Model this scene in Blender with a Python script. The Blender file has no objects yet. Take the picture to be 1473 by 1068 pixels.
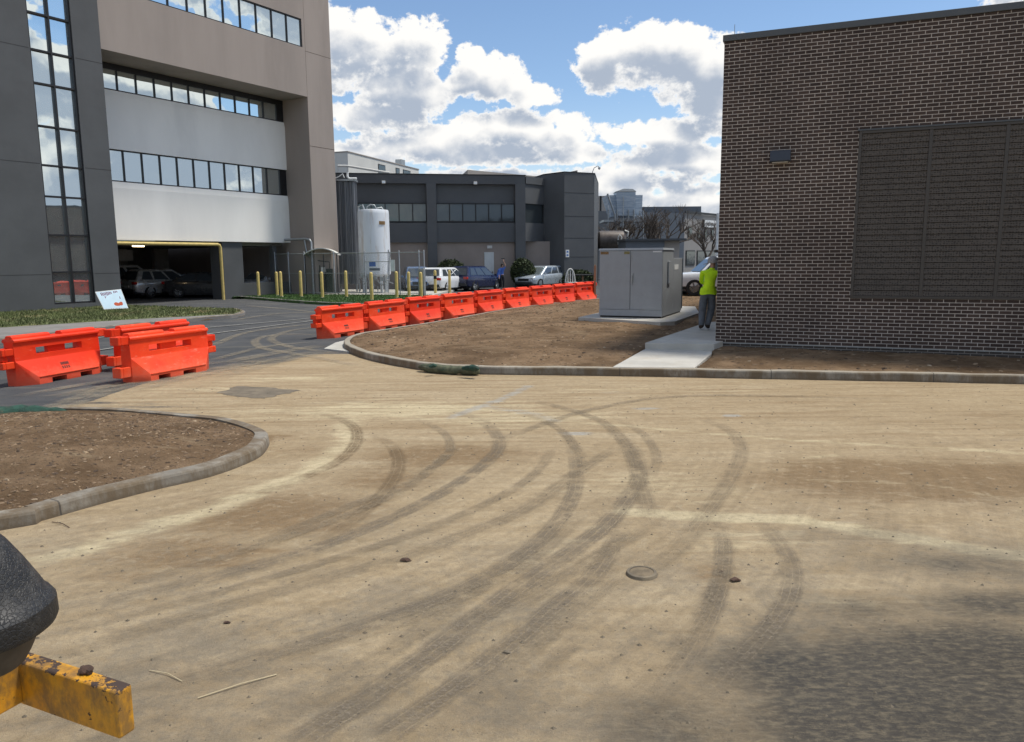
import bpy, bmesh, math, random
import numpy as np
from mathutils import Vector, Matrix
random.seed(7); rng = np.random.default_rng(7)
S = bpy.context.scene
COL = S.collection
rad = math.radians

# ------------------------------------------------------------------ camera
FOC, CX, CY, EYE = 1089.0, 736.5, 534.0, 2.1
PITCH, ROLL = math.atan(161 / 1089), rad(0.5)
FW = Vector((0, math.cos(PITCH), -math.sin(PITCH)))
_r0 = Vector((1, 0, 0)); _u0 = _r0.cross(FW)
RT = _r0 * math.cos(ROLL) - _u0 * math.sin(ROLL)
UP = _u0 * math.cos(ROLL) + _r0 * math.sin(ROLL)
cam = bpy.data.objects.new('camera', bpy.data.cameras.new('camera'))
cam.data.sensor_width = 36; cam.data.lens = FOC * 36 / 1473
cam.data.clip_start = 0.05; cam.data.clip_end = 3000
M = Matrix.Identity(4)
for i in range(3):
    M[i][0] = RT[i]; M[i][1] = UP[i]; M[i][2] = -FW[i]
M[0][3], M[1][3], M[2][3] = 0, 0, EYE
cam.matrix_world = M
COL.objects.link(cam); S.camera = cam

def ground(x, y, z=0.0):
    """survey point: a spot of the photograph brought down to height z in the place"""
    d = RT * ((x - CX) / FOC) - UP * ((y - CY) / FOC) + FW
    t = (z - EYE) / d.z
    return Vector((d.x * t, d.y * t, z))
def at_depth(x, y, Y):
    d = RT * ((x - CX) / FOC) - UP * ((y - CY) / FOC) + FW
    t = Y / d.y
    return Vector((d.x * t, Y, EYE + d.z * t))

# ------------------------------------------------------------------ exposure
S.view_settings.view_transform = 'Standard'; S.view_settings.look = 'None'
S.view_settings.exposure = 0.70; S.view_settings.gamma = 1.0

# ------------------------------------------------------------------ node helper
class NT:
    def __init__(s, tree): s.t = tree
    def n(s, kind, **kw):
        nd = s.t.nodes.new(kind)
        for k, v in kw.items():
            if k.startswith('i_'):
                s.put(nd.inputs[k[2:].replace('_', ' ')], v)
            else: setattr(nd, k, v)
        return nd
    def put(s, sock, v):
        if isinstance(v, bpy.types.NodeSocket): s.t.links.new(v, sock)
        elif v is not None:
            if sock.type == 'RGBA' and not hasattr(v, '__len__'): v = (v, v, v, 1)
            elif sock.type == 'RGBA' and len(v) == 3: v = (*v, 1)
            sock.default_value = v
    def m(s, op, a, b=None, c=None, clamp=False):
        nd = s.t.nodes.new('ShaderNodeMath'); nd.operation = op; nd.use_clamp = clamp
        s.put(nd.inputs[0], a)
        if b is not None: s.put(nd.inputs[1], b)
        if c is not None: s.put(nd.inputs[2], c)
        return nd.outputs[0]
    def v(s, op, a, b=None, out=0):
        nd = s.t.nodes.new('ShaderNodeVectorMath'); nd.operation = op
        s.put(nd.inputs[0], a)
        if b is not None: s.put(nd.inputs[1], b)
        return nd.outputs[out]
    def mix(s, f, a, b, mode='MIX'):
        nd = s.t.nodes.new('ShaderNodeMix'); nd.data_type = 'RGBA'; nd.blend_type = mode
        s.put(nd.inputs[0], f); s.put(nd.inputs[6], a); s.put(nd.inputs[7], b)
        return nd.outputs[2]
    def ss(s, x, a, b, lo=0.0, hi=1.0):
        nd = s.t.nodes.new('ShaderNodeMapRange'); nd.interpolation_type = 'SMOOTHSTEP'
        s.put(nd.inputs[0], x); s.put(nd.inputs[1], a); s.put(nd.inputs[2], b)
        s.put(nd.inputs[3], lo); s.put(nd.inputs[4], hi)
        return nd.outputs[0]
    def noise(s, vec, scale, detail=4, rough=.55, dist=0.0):
        nd = s.t.nodes.new('ShaderNodeTexNoise')
        s.put(nd.inputs['Vector'], vec); s.put(nd.inputs['Scale'], scale); s.put(nd.inputs['Detail'], detail)
        s.put(nd.inputs['Roughness'], rough); s.put(nd.inputs['Distortion'], dist)
        return nd.outputs[0]
    def sep(s, vec):
        nd = s.t.nodes.new('ShaderNodeSeparateXYZ'); s.put(nd.inputs[0], vec); return nd.outputs
    def comb(s, x, y, z):
        nd = s.t.nodes.new('ShaderNodeCombineXYZ')
        for i, q in enumerate((x, y, z)): s.put(nd.inputs[i], q)
        return nd.outputs[0]
    def scalev(s, vec, sc):
        return s.v('MULTIPLY', vec, sc)

# ------------------------------------------------------------------ sky and sun
SUN_AZ, SUN_EL = rad(80), rad(66)             # azimuth clockwise from +Y (to the right, a little ahead)
W = bpy.data.worlds.new('World'); S.world = W; W.use_nodes = True
w = NT(W.node_tree); W.node_tree.nodes.clear()
tc = w.n('ShaderNodeTexCoord')
sky = w.n('ShaderNodeTexSky', sky_type='NISHITA', sun_disc=False, sun_elevation=SUN_EL, sun_rotation=SUN_AZ,
          air_density=1.0, dust_density=0.0, ozone_density=3.0)
bg_sky = w.n('ShaderNodeBackground', i_Strength=0.087)
w.t.links.new(sky.outputs[0], bg_sky.inputs[0])
sx, sy, sz = w.sep(tc.outputs['Generated'])
azi = w.m('ARCTAN2', sx, sy); ele = w.m('ARCSINE', sz)
# heaps of cumulus: (azimuth, elevation, half width, half height) in radians
heaps = [(-.20, .262, .115, .060), (-.115, .27, .055, .05), (-.25, .25, .08, .07), (-.03, .235, .085, .038), (-.135, .22, .09, .045),
         (.185, .245, .105, .062), (.27, .22, .10, .07), (.12, .25, .05, .05), (.0, .175, .10, .035), (.05, .165, .06, .04), (-.11, .155, .12, .034),
         (-.20, .135, .09, .035), (.22, .135, .14, .03), (.14, .105, .14, .03), (-.02, .11, .16, .025), (.24, .08, .14, .035), (.05, .05, .5, .03),
         (-.05, .26, .03, .02), (.03, .215, .05, .022), (-.02, .145, .22, .022), (.20, .165, .12, .025), (-.17, .19, .09, .03), (.06, .085, .3, .022)]
def density(g, a, e, fine=True):
    """cloud thickness along the direction azimuth a, elevation e"""
    best = None
    p = g.comb(a, e, 0.0)
    for (ha, he, hw, hh) in heaps:
        q = g.v('MULTIPLY', g.v('SUBTRACT', p, (ha, he - .012, 0)), (1.12 / hw, 1.16 / hh, 0))
        d = g.m('SUBTRACT', 1.0, g.v('DOT_PRODUCT', q, q, out=1))
        best = d if best is None else g.m('SMOOTH_MAX', best, d, .25)
    best = g.m('MAXIMUM', best, -1.5)
    # clouds over the rest of the sky, outside the part seen between the buildings
    far = g.noise(g.comb(g.m('MULTIPLY', a, 1.0), g.m('MULTIPLY', e, 2.2), 3.0), 3.6, 3, .5)
    far = g.ss(far, .34, .62, -1.4, 1.2)
    off = g.m('MAXIMUM', g.ss(g.m('ABSOLUTE', a), .40, .62), g.ss(e, .42, .6))
    far = g.m('ADD', g.m('MULTIPLY', g.m('ADD', far, 1.5), off), -1.5)
    best = g.m('MAXIMUM', best, far)
    n1 = g.noise(g.comb(a, g.m('MULTIPLY', e, 1.2), 0.0), 15, 10, .60, .15)
    if not fine:
        ns = g.noise(g.comb(a, g.m('MULTIPLY', e, 1.2), 0.0), 15, 2.5, .5, .1)
        return g.m('ADD', best, g.m('MULTIPLY', g.m('SUBTRACT', ns, .52), 2.0))
    n2 = g.noise(g.comb(a, g.m('MULTIPLY', e, 1.3), 7.0), 46, 7, .62, .1)
    return g.m('ADD', best, g.m('ADD', g.m('MULTIPLY', g.m('SUBTRACT', n1, .535), 3.0), g.m('MULTIPLY', g.m('SUBTRACT', n2, .5), 1.5)))
d0 = density(w, azi, ele)
sh0 = density(w, azi, ele, False); sh1 = density(w, w.m('ADD', azi, .010), w.m('ADD', ele, .026), False)
cover = w.ss(d0, .02, .30)
puff = w.noise(w.comb(azi, w.m('MULTIPLY', ele, 1.2), 4.0), 38, 6, .6, .2)
body = w.m('SUBTRACT', w.m('ADD', w.m('MULTIPLY', sh0, .45), w.m('MULTIPLY', sh1, .55)), w.m('MULTIPLY', w.m('SUBTRACT', sh0, sh1), .5))
thick = w.m('MULTIPLY', w.ss(w.m('ADD', body, w.m('MULTIPLY', w.m('SUBTRACT', puff, .5), .9)), .02, .95), w.ss(d0, .1, .75))
ccol = w.mix(thick, (1.0, .985, .955), (.42, .485, .59))
cbg = w.n('ShaderNodeBackground', i_Strength=.63); w.put(cbg.inputs[0], ccol)
haze = w.ss(ele, .0, .22, .5, .0)
bg_h = w.n('ShaderNodeBackground', i_Strength=.55); w.put(bg_h.inputs[0], (.80, .90, 1.0))
mx0 = w.n('ShaderNodeMixShader'); w.put(mx0.inputs[0], haze)
w.t.links.new(bg_sky.outputs[0], mx0.inputs[1]); w.t.links.new(bg_h.outputs[0], mx0.inputs[2])
mx = w.n('ShaderNodeMixShader'); w.put(mx.inputs[0], cover)
w.t.links.new(mx0.outputs[0], mx.inputs[1]); w.t.links.new(cbg.outputs[0], mx.inputs[2])
wo = w.n('ShaderNodeOutputWorld'); w.t.links.new(mx.outputs[0], wo.inputs[0])

sun = bpy.data.objects.new('sun', bpy.data.lights.new('sun', 'SUN'))
sun.data.energy = 2.5; sun.data.angle = rad(9); sun.data.color = (1, .94, .84)
sd = Vector((math.sin(SUN_AZ) * math.cos(SUN_EL), math.cos(SUN_AZ) * math.cos(SUN_EL), math.sin(SUN_EL)))
sun.rotation_euler = sd.to_track_quat('Z', 'Y').to_euler(); sun.location = (30, 10, 40)
COL.objects.link(sun)

# ------------------------------------------------------------------ materials
def new_mat(name):
    m = bpy.data.materials.new(name); m.use_nodes = True
    t = m.node_tree; t.nodes.clear(); g = NT(t)
    b = g.n('ShaderNodeBsdfPrincipled'); o = g.n('ShaderNodeOutputMaterial')
    t.links.new(b.outputs[0], o.inputs[0])
    return m, g, b, o
def bump(g, b, h, strength=.3, dist=.01):
    bn = g.n('ShaderNodeBump'); bn.inputs['Strength'].default_value = strength; bn.inputs['Distance'].default_value = dist
    g.put(bn.inputs['Height'], h); g.t.links.new(bn.outputs[0], b.inputs['Normal'])
def basic(name, col, rough=.6, metal=0.0, var=.12, scale=3.0, bmp=.15, bscale=40, bdist=.004, stain=None, stain_amt=.35, stain_scale=1.2, vstretch=1.0, coat=0.0, spec=.5):
    m, g, b, o = new_mat(name)
    P = g.n('ShaderNodeTexCoord').outputs['Object']
    n = g.noise(g.scalev(P, (1, 1, vstretch)), scale, 6, .6)
    f = g.ss(n, .3, .7, 1 - var, 1 + var)
    c = g.v('SCALE', (col[0], col[1], col[2])); c.node.inputs[3].default_value = 1
    g.put(c.node.inputs[3], f)
    if stain:
        sn = g.noise(g.scalev(P, (1, 1, vstretch)), stain_scale, 8, .65)
        c = g.mix(g.ss(sn, .52, .72, 0, stain_amt), c, stain)
    g.put(b.inputs['Base Color'], c)
    g.put(b.inputs['Roughness'], g.ss(n, .2, .8, max(rough - .08, .02), min(rough + .08, 1)))
    b.inputs['Metallic'].default_value = metal
    b.inputs['Specular IOR Level'].default_value = spec
    if coat: b.inputs['Coat Weight'].default_value = coat; b.inputs['Coat Roughness'].default_value = .04
    if bmp: bump(g, b, g.noise(P, bscale, 4, .6), bmp, bdist)
    return m

MT = {}
MT['dark_stucco'] = basic('dark_stucco', (.082, .087, .093), .85, var=.14, scale=.5, bmp=.35, bscale=30, bdist=.01, stain=(.10, .11, .12), stain_amt=.4, stain_scale=.35)
MT['beige_stucco'] = basic('beige_stucco', (.315, .272, .245), .9, var=.10, scale=.4, bmp=.3, bscale=25, bdist=.01, stain=(.24, .205, .183), stain_amt=.5, stain_scale=.5, vstretch=.18)
MT['white_stucco'] = basic('white_stucco', (.84, .825, .79), .85, var=.05, scale=.5, bmp=.25, bscale=25, bdist=.008, stain=(.70, .69, .67), stain_amt=.5, stain_scale=.4, vstretch=.3)
MT['grey_panel'] = basic('grey_panel', (.088, .094, .101), .75, var=.10, scale=.6, bmp=.2, bscale=20, bdist=.01, stain=(.105, .11, .115), stain_amt=.4, stain_scale=.5)
MT['taupe'] = basic('taupe', (.30, .255, .225), .85, var=.1, scale=.6, stain=(.24, .205, .18), stain_amt=.4)
MT['light_wall'] = basic('light_wall', (.60, .60, .57), .85, var=.07, scale=.3, stain=(.45, .45, .42), stain_amt=.5, stain_scale=.4)
MT['tan_wall'] = basic('tan_wall', (.34, .31, .28), .85, var=.08, scale=.5)
MT['mid_wall'] = basic('mid_wall', (.27, .26, .25), .85, var=.06, scale=.4)
MT['slate_wall'] = basic('slate_wall', (.12, .14, .165), .7, var=.08, scale=.5)
MT['black_metal'] = basic('black_metal', (.012, .013, .015), .4, .3, var=.2, bmp=0)
MT['dark_frame'] = basic('dark_frame', (.018, .018, .02), .45, .2, var=.2, bmp=0)
MT['bronze'] = basic('bronze', (.055, .050, .046), .5, .2, var=.12, scale=2, bmp=.1)
MT['coping'] = basic('coping', (.075, .082, .088), .45, .3, var=.08, bmp=.05)
MT['joint'] = basic('joint_groove', (.035, .036, .038), .9, bmp=0)
MT['interior'] = basic('interior', (.20, .195, .19), .9)
MT['interior_light'] = basic('interior_light', (.42, .42, .41), .9)
MT['concrete'] = basic('concrete', (.43, .42, .38), .9, var=.12, scale=2.2, bmp=.4, bscale=60, bdist=.004, stain=(.33, .29, .22), stain_amt=.5, stain_scale=1.6)
MT['pad_concrete'] = basic('pad_concrete', (.45, .435, .395), .88, var=.10, scale=2.2, bmp=.35, bscale=70, bdist=.003, stain=(.40, .34, .26), stain_amt=.5, stain_scale=2.0)
MT['pavement'] = basic('pavement', (.20, .19, .18), .92, var=.15, scale=1.5, bmp=.3, bscale=50, bdist=.004, stain=(.14, .13, .12), stain_amt=.5)
MT['yellow_post'] = basic('yellow_post', (.60, .46, .16), .6, var=.12, scale=4, stain=(.36, .29, .12), stain_amt=.5, stain_scale=5, bmp=.05)
MT['galv'] = basic('galv', (.34, .36, .37), .45, .6, var=.15, scale=8, bmp=.05)
MT['alu_fin'] = basic('alu_fin', (.30, .31, .33), .5, .5, var=.3, scale=2.5, vstretch=.08, bmp=.05)
MT['tank_white'] = basic('tank_white', (.70, .74, .79), .5, var=.06, scale=1.5, stain=(.42, .30, .20), stain_amt=.55, stain_scale=2.2, vstretch=.16, bmp=.05)
MT['cab_grey'] = basic('cab_grey', (.33, .355, .38), .42, .1, var=.05, scale=3, bmp=.04, stain=(.29, .30, .30), stain_amt=.4, stain_scale=2.5)
MT['door_white'] = basic('door_white', (.55, .58, .58), .6, var=.05)
MT['rubber'] = basic('rubber', (.017, .017, .018), .8, var=.2, bmp=.1)
MT['rim'] = basic('rim', (.45, .46, .47), .3, .9, var=.1, bmp=0)
MT['dark_trim'] = basic('dark_trim', (.022, .023, .025), .6, var=.15, bmp=0)
MT['red_lamp'] = basic('red_lamp', (.42, .02, .015), .15, bmp=0)
MT['clear_lamp'] = basic('clear_lamp', (.6, .62, .65), .1, .3, bmp=0)
MT['plate'] = basic('plate', (.6, .6, .58), .5, bmp=0)
def paint(name, col, metal=.25, rough=.28):
    return basic(name, col, rough, metal, var=.04, scale=2, bmp=0, coat=.8)
MT['p_silver'] = paint('paint_silver', (.58, .59, .59), .4)
MT['p_black'] = paint('paint_charcoal', (.07, .072, .075), .3)
MT['p_white'] = paint('paint_white', (.72, .74, .76), 0)
MT['p_navy'] = paint('paint_navy', (.006, .012, .055), .2)
MT['p_paleblue'] = paint('paint_pale_grey', (.46, .52, .57), .4)
MT['p_bluegrey'] = paint('paint_slate_blue', (.12, .18, .30), .3)
MT['grass_dark'] = basic('grass_dark', (.05, .105, .025), .9, var=.4, scale=6, bmp=0, stain=(.10, .10, .035), stain_amt=.5, stain_scale=4)
MT['grass_dry'] = basic('grass_dry', (.105, .125, .045), .9, var=.35, scale=1.5, bmp=0, stain=(.34, .28, .15), stain_amt=.95, stain_scale=.7)
MT['grass_straw'] = basic('grass_straw', (.50, .42, .27), .8, bmp=0)
MT['turf_soil'] = basic('turf_soil', (.12, .10, .05), .95, var=.3, scale=3, bmp=.4, bscale=20, bdist=.02)
MT['bush'] = basic('bush', (.035, .052, .016), .8, var=.5, scale=8, bmp=0)
MT['bark'] = basic('bark', (.10, .08, .065), .9, var=.3, scale=6)
MT['net_green'] = basic('net_green', (.018, .06, .042), .8, var=.5, scale=9, bmp=.9, bscale=70, bdist=.02, stain=(.16, .13, .08), stain_amt=.75, stain_scale=6)
MT['silt'] = basic('silt', (.10, .11, .068), .9, var=.35, scale=9, bmp=.9, bscale=60, bdist=.02, stain=(.03, .075, .05), stain_amt=.8, stain_scale=5)
MT['lamp_slate'] = basic('lamp_slate', (.035, .045, .065), .4, .3, var=.06, bmp=.03)
MT['skin'] = basic('skin', (.48, .29, .21), .55, var=.08, bmp=0)
MT['hivis'] = basic('hivis', (.60, .92, .012), .8, var=.10, scale=9, bmp=.5, bscale=14, bdist=.03)
MT['jeans_grey'] = basic('jeans_grey', (.13, .145, .165), .9, var=.2, scale=10, bmp=.5, bscale=14, bdist=.02)
MT['boot'] = basic('boot', (.05, .035, .025), .8)
MT['cap_camo'] = basic('cap_camo', (.30, .30, .30), .9, var=.35, scale=24)
MT['hair'] = basic('hair', (.04, .025, .018), .7)
MT['scrub_blue'] = basic('scrub_blue', (.06, .14, .46), .8, var=.2, scale=8)
MT['black_cloth'] = basic('black_cloth', (.012, .013, .018), .85)
MT['white_paint'] = basic('white_paint', (.72, .74, .74), .6, bmp=0)
MT['sign_blue'] = basic('sign_blue', (.05, .14, .42), .5, bmp=0)
MT['label_brown'] = basic('label_brown', (.22, .13, .05), .6, bmp=0, var=.4, scale=30)
MT['olive_label'] = basic('olive_label', (.24, .21, .08), .6, bmp=0, var=.4, scale=30)
MT['rust'] = basic('rust', (.07, .04, .028), .9, var=.4, scale=30, bmp=.8, bscale=60, bdist=.01)
MT['pumpkin'] = basic('pumpkin', (.55, .09, .03), .6, bmp=0)
MT['ink_purple'] = basic('ink_purple', (.20, .07, .14), .6, bmp=0)
MT['ink_grey'] = basic('ink_grey', (.10, .12, .15), .6, bmp=0)
MT['banner'] = basic('banner', (.62, .80, .92), .5, var=.05, bmp=0)
MT['green_box'] = basic('green_box', (.012, .025, .018), .6)
MT['orange_cone'] = basic('orange_cone', (.75, .10, .03), .5, bmp=0)
MT['brown_tank'] = basic('brown_tank', (.10, .085, .075), .5, .2, var=.3, scale=3, stain=(.05, .03, .02), stain_amt=.6)
MT['rail_wood'] = basic('rail_wood', (.33, .2, .12), .8)
MT['stump'] = basic('stump_ink', (.11, .025, .018), .6, bmp=0)
MT['manhole'] = basic('manhole', (.16, .125, .08), .8, .1, var=.3, scale=14, bmp=.6, bscale=70, bdist=.006)
MT['patch'] = basic('patch', (.15, .125, .09), .9, var=.25, scale=5, bmp=.6, bscale=60, bdist=.006, stain=(.28, .23, .15), stain_amt=.6, stain_scale=4)
MT['white_line'] = basic('white_line', (.24, .235, .22), .8, var=.25, scale=5, stain=(.12, .12, .12), stain_amt=.7, stain_scale=3)

# moulded orange plastic, scuffed and dusty low down
m, g, b, o = new_mat('orange_plastic'); MT['orange'] = m
P = g.n('ShaderNodeTexCoord').outputs['Object']
n = g.noise(P, 1.6, 5, .6); n2 = g.noise(P, 11, 8, .7)
rnd = g.n('ShaderNodeObjectInfo').outputs['Random']
c = g.mix(g.ss(g.m('ADD', n, g.m('MULTIPLY', g.m('SUBTRACT', rnd, .5), .35)), .3, .7), (.74, .034, .006), (.88, .068, .014))
scuff = g.noise(g.scalev(P, (2.2, 2.2, 9)), 2.4, 8, .74)
c = g.mix(g.ss(g.m('ADD', scuff, g.m('MULTIPLY', rnd, .06)), .60, .72, 0, .55), c, (.70, .24, .16))
dz = g.ss(g.m('ADD', g.sep(P)[2], g.m('MULTIPLY', g.m('SUBTRACT', n2, .5), .5)), .04, .34, .38, .0)
c = g.mix(dz, c, (.68, .20, .12))
c = g.mix(g.ss(n2, .62, .76, 0, .35), c, (.70, .20, .13))
g.put(b.inputs['Base Color'], c); b.inputs['Roughness'].default_value = .55; b.inputs['Specular IOR Level'].default_value = .3
bump(g, b, g.noise(P, 60, 3), .12, .003)

# mirror glass with each pane a touch out of true
def mirror_glass(name, tint, pw, metal=.9, rough=.015, wob=.012):
    m, g, b, o = new_mat(name)
    P = g.n('ShaderNodeTexCoord').outputs['Object']
    b.inputs['Base Color'].default_value = (*tint, 1); b.inputs['Metallic'].default_value = metal; b.inputs['Roughness'].default_value = rough
    bump(g, b, g.noise(P, 1.1, 2, .5), .5, wob)
    return m
MT['mirror'] = mirror_glass('mirror_glass', (.74, .81, .81), 1, wob=.0035)
MT['tint_glass'] = mirror_glass('tint_glass', (.10, .12, .13), 1, .55, .06)
MT['car_glass'] = mirror_glass('car_glass', (.10, .12, .14), 1, .5, .03, 0.0)
MT['car_glass_lit'] = mirror_glass('windscreen_glass', (.42, .50, .52), 1, .75, .05, 0.0)

# brick: running bond on the wall's own plane, 203 x 68 mm modules
m, g, b, o = new_mat('dark_brick'); MT['brick'] = m
P = g.n('ShaderNodeTexCoord').outputs['Object']; px, py, pz = g.sep(P)
def bricktex(uv):
    t = g.n('ShaderNodeTexBrick', offset=.5, i_Scale=1.0, i_Mortar_Size=.0066, i_Mortar_Smooth=.12, i_Bias=.1, i_Brick_Width=.2032, i_Row_Height=.0677)
    g.put(t.inputs['Vector'], uv); g.put(t.inputs['Color1'], (.030, .0185, .015)); g.put(t.inputs['Color2'], (.058, .039, .032)); g.put(t.inputs['Mortar'], (.43, .39, .355))
    return t
uv = g.comb(g.m('ADD', px, py), g.m('ADD', pz, .004), 0.0)
wob = g.n('ShaderNodeTexNoise'); g.put(wob.inputs['Vector'], P); wob.inputs['Scale'].default_value = 30
uv = g.v('ADD', uv, g.scalev(g.v('SUBTRACT', wob.outputs['Color'], (.5, .5, .5)), (.006, .004, 0)))
bt = bricktex(uv)
nz = g.noise(P, 55, 6, .7); big = g.noise(P, .7, 4, .6)
c = g.mix(g.ss(nz, .45, .75, 0, .3), bt.outputs['Color'], (.045, .036, .034))
c = g.mix(1.0, c, g.mix(g.ss(big, .3, .7), (.80, .79, .78), (1.18, 1.17, 1.15)), 'MULTIPLY')
damp = g.ss(g.m('ADD', pz, g.m('MULTIPLY', g.noise(P, 6, 4), .06)), .33, .40)
c = g.mix(damp, g.mix(.55, c, (.05, .05, .045)), c)
g.put(b.inputs['Base Color'], c); b.inputs['Roughness'].default_value = .85
bump(g, b, g.m('SUBTRACT', g.m('MULTIPLY', nz, .25), bt.outputs['Fac']), .7, .006)

# kerb concrete: u runs along the kerb
m, g, b, o = new_mat('kerb_concrete'); MT['kerb'] = m
tcn = g.n('ShaderNodeTexCoord'); P = tcn.outputs['Object']
u = g.sep(tcn.outputs['UV'])[0]
n = g.noise(P, 3, 8, .65); n2 = g.noise(P, 30, 5, .72)
c = g.mix(g.ss(n, .3, .7), (.18, .165, .14), (.30, .275, .23))
c = g.mix(g.ss(g.noise(g.scalev(P, (1, 1, .3)), 2.2, 8, .72), .38, .58, 0, .95), c, (.135, .10, .062))
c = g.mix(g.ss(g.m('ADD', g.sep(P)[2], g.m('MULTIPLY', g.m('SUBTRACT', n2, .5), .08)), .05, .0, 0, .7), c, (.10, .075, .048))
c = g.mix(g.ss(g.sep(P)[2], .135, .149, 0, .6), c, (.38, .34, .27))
c = g.mix(g.ss(n2, .55, .75, 0, .4), c, (.16, .15, .13))
fr = g.m('FRACT', g.m('DIVIDE', u, 2.6)); j = g.m('LESS_THAN', g.m('ABSOLUTE', g.m('SUBTRACT', fr, .5)), .0028)
c = g.mix(g.m('MULTIPLY', j, .8), c, (.05, .045, .04))
g.put(b.inputs['Base Color'], c); b.inputs['Roughness'].default_value = .92
bump(g, b, n2, .5, .008)

# bare soil with straw
m, g, b, o = new_mat('bare_soil'); MT['soil'] = m
P = g.n('ShaderNodeTexCoord').outputs['Object']
n = g.noise(P, 2.0, 9, .7); n2 = g.noise(P, 26, 6, .75); n3 = g.noise(g.scalev(P, (1.0, 3.2, 1)), 7, 7, .7)
c = g.mix(g.ss(n, .3, .7), (.185, .118, .066), (.30, .205, .125))
c = g.mix(g.ss(n3, .52, .72, 0, .8), c, (.30, .225, .14))
c = g.mix(g.ss(n2, .55, .70, 0, .6), c, (.085, .056, .036))
sc = g.noise(g.scalev(P, (.7, 2.6, 1)), 1.3, 5, .6)
c = g.mix(g.ss(sc, .56, .70, 0, .7), c, (.37, .28, .18))
clump = g.noise(P, .55, 6, .7, .5); c = g.mix(1.0, c, g.mix(g.ss(clump, .36, .64), (.72, .70, .68), (1.2, 1.2, 1.2)), 'MULTIPLY')
g.put(b.inputs['Base Color'], c); b.inputs['Roughness'].default_value = .97; b.inputs['Specular IOR Level'].default_value = .15
c_ = None
bump(g, b, g.m('ADD', n2, g.m('ADD', g.m('MULTIPLY', g.noise(P, 90, 4, .7), .5), g.m('MULTIPLY', g.noise(P, 9, 5, .65), 1.6))), 1.0, .05)

# yellow steel with chipped paint
m, g, b, o = new_mat('chipped_yellow'); MT['chipped'] = m
P = g.n('ShaderNodeTexCoord').outputs['Object']
geo = g.n('ShaderNodeNewGeometry')
n = g.noise(P, 26, 9, .72); n2 = g.noise(P, 9, 6, .65)
c = g.mix(g.ss(n2, .3, .7), (.58, .25, .012), (.66, .33, .02))
c = g.mix(g.ss(g.noise(g.scalev(P, (1, 1, .6)), 17, 8, .72), .40, .62, 0, .85), c, (.20, .115, .04))
zc_ = g.m('ABSOLUTE', g.m('SUBTRACT', g.sep(P)[2], 1.156)); edge = g.m('ADD', g.ss(g.m('ADD', zc_, g.m('MULTIPLY', g.m('SUBTRACT', g.noise(P, 40, 4), .5), .02)), .040, .056, 0, .075), g.ss(g.sep(P)[0], .27, .305, 0, .05))
fray = g.noise(P, 7, 5, .6)
chip = g.ss(g.m('ADD', g.m('ADD', g.m('MULTIPLY', n, .62), g.m('MULTIPLY', fray, .42)), edge), .615, .635)
c = g.mix(chip, c, (.055, .035, .028))
g.put(b.inputs['Base Color'], c); g.put(b.inputs['Roughness'], g.mix(chip, (.42, .42, .42), (.85, .85, .85)))
bump(g, b, g.m('SUBTRACT', g.m('MULTIPLY', g.noise(P, 90, 4), .3), chip), .6, .002)

# black grained plastic
m, g, b, o = new_mat('grained_black_plastic'); MT['grain'] = m
P = g.n('ShaderNodeTexCoord').outputs['Object']
v = g.n('ShaderNodeTexVoronoi', feature='DISTANCE_TO_EDGE'); g.put(v.inputs['Vector'], g.v('ADD', P, g.scalev(g.noise(P, 40), (.02, .02, .02)))); v.inputs['Scale'].default_value = 120
n = g.noise(P, 18, 7, .7)
c = g.mix(g.ss(n, .45, .75), (.014, .015, .017), (.060, .058, .055))
g.put(b.inputs['Base Color'], c); b.inputs['Roughness'].default_value = .5
bump(g, b, g.ss(v.outputs['Distance'], 0, .15), .55, .0025)
MT['plastic_dull'] = basic('plastic_dull', (.075, .063, .048), .75, var=.3, scale=14, bmp=.3, bscale=90, bdist=.002, stain=(.10, .08, .055), stain_amt=.5, stain_scale=8)

# perforated louvre metal
m, g, b, o = new_mat('louvre_metal'); MT['louvre'] = m
P = g.n('ShaderNodeTexCoord').outputs['Object']; px, py, pz = g.sep(P)
uvp = g.comb(g.m('ADD', g.m('MULTIPLY', px, 22), g.m('MULTIPLY', g.m('SUBTRACT', g.noise(P, 12, 3), .5), 1.2)), g.m('MULTIPLY', pz, 26), 0.0)
v = g.n('ShaderNodeTexVoronoi', feature='F1', i_Scale=1.0, i_Randomness=.35); g.put(v.inputs['Vector'], uvp)
hole = g.ss(v.outputs['Distance'], .20, .42)
c = g.mix(hole, (.030, .026, .0235), (.092, .082, .073))
c = g.mix(g.ss(g.noise(P, 2.2, 6, .7), .45, .7, 0, .45), c, (.045, .041, .038))
g.put(b.inputs['Base Color'], c); b.inputs['Roughness'].default_value = .75; b.inputs['Specular IOR Level'].default_value = .25
bump(g, b, hole, .5, .006)

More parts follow.
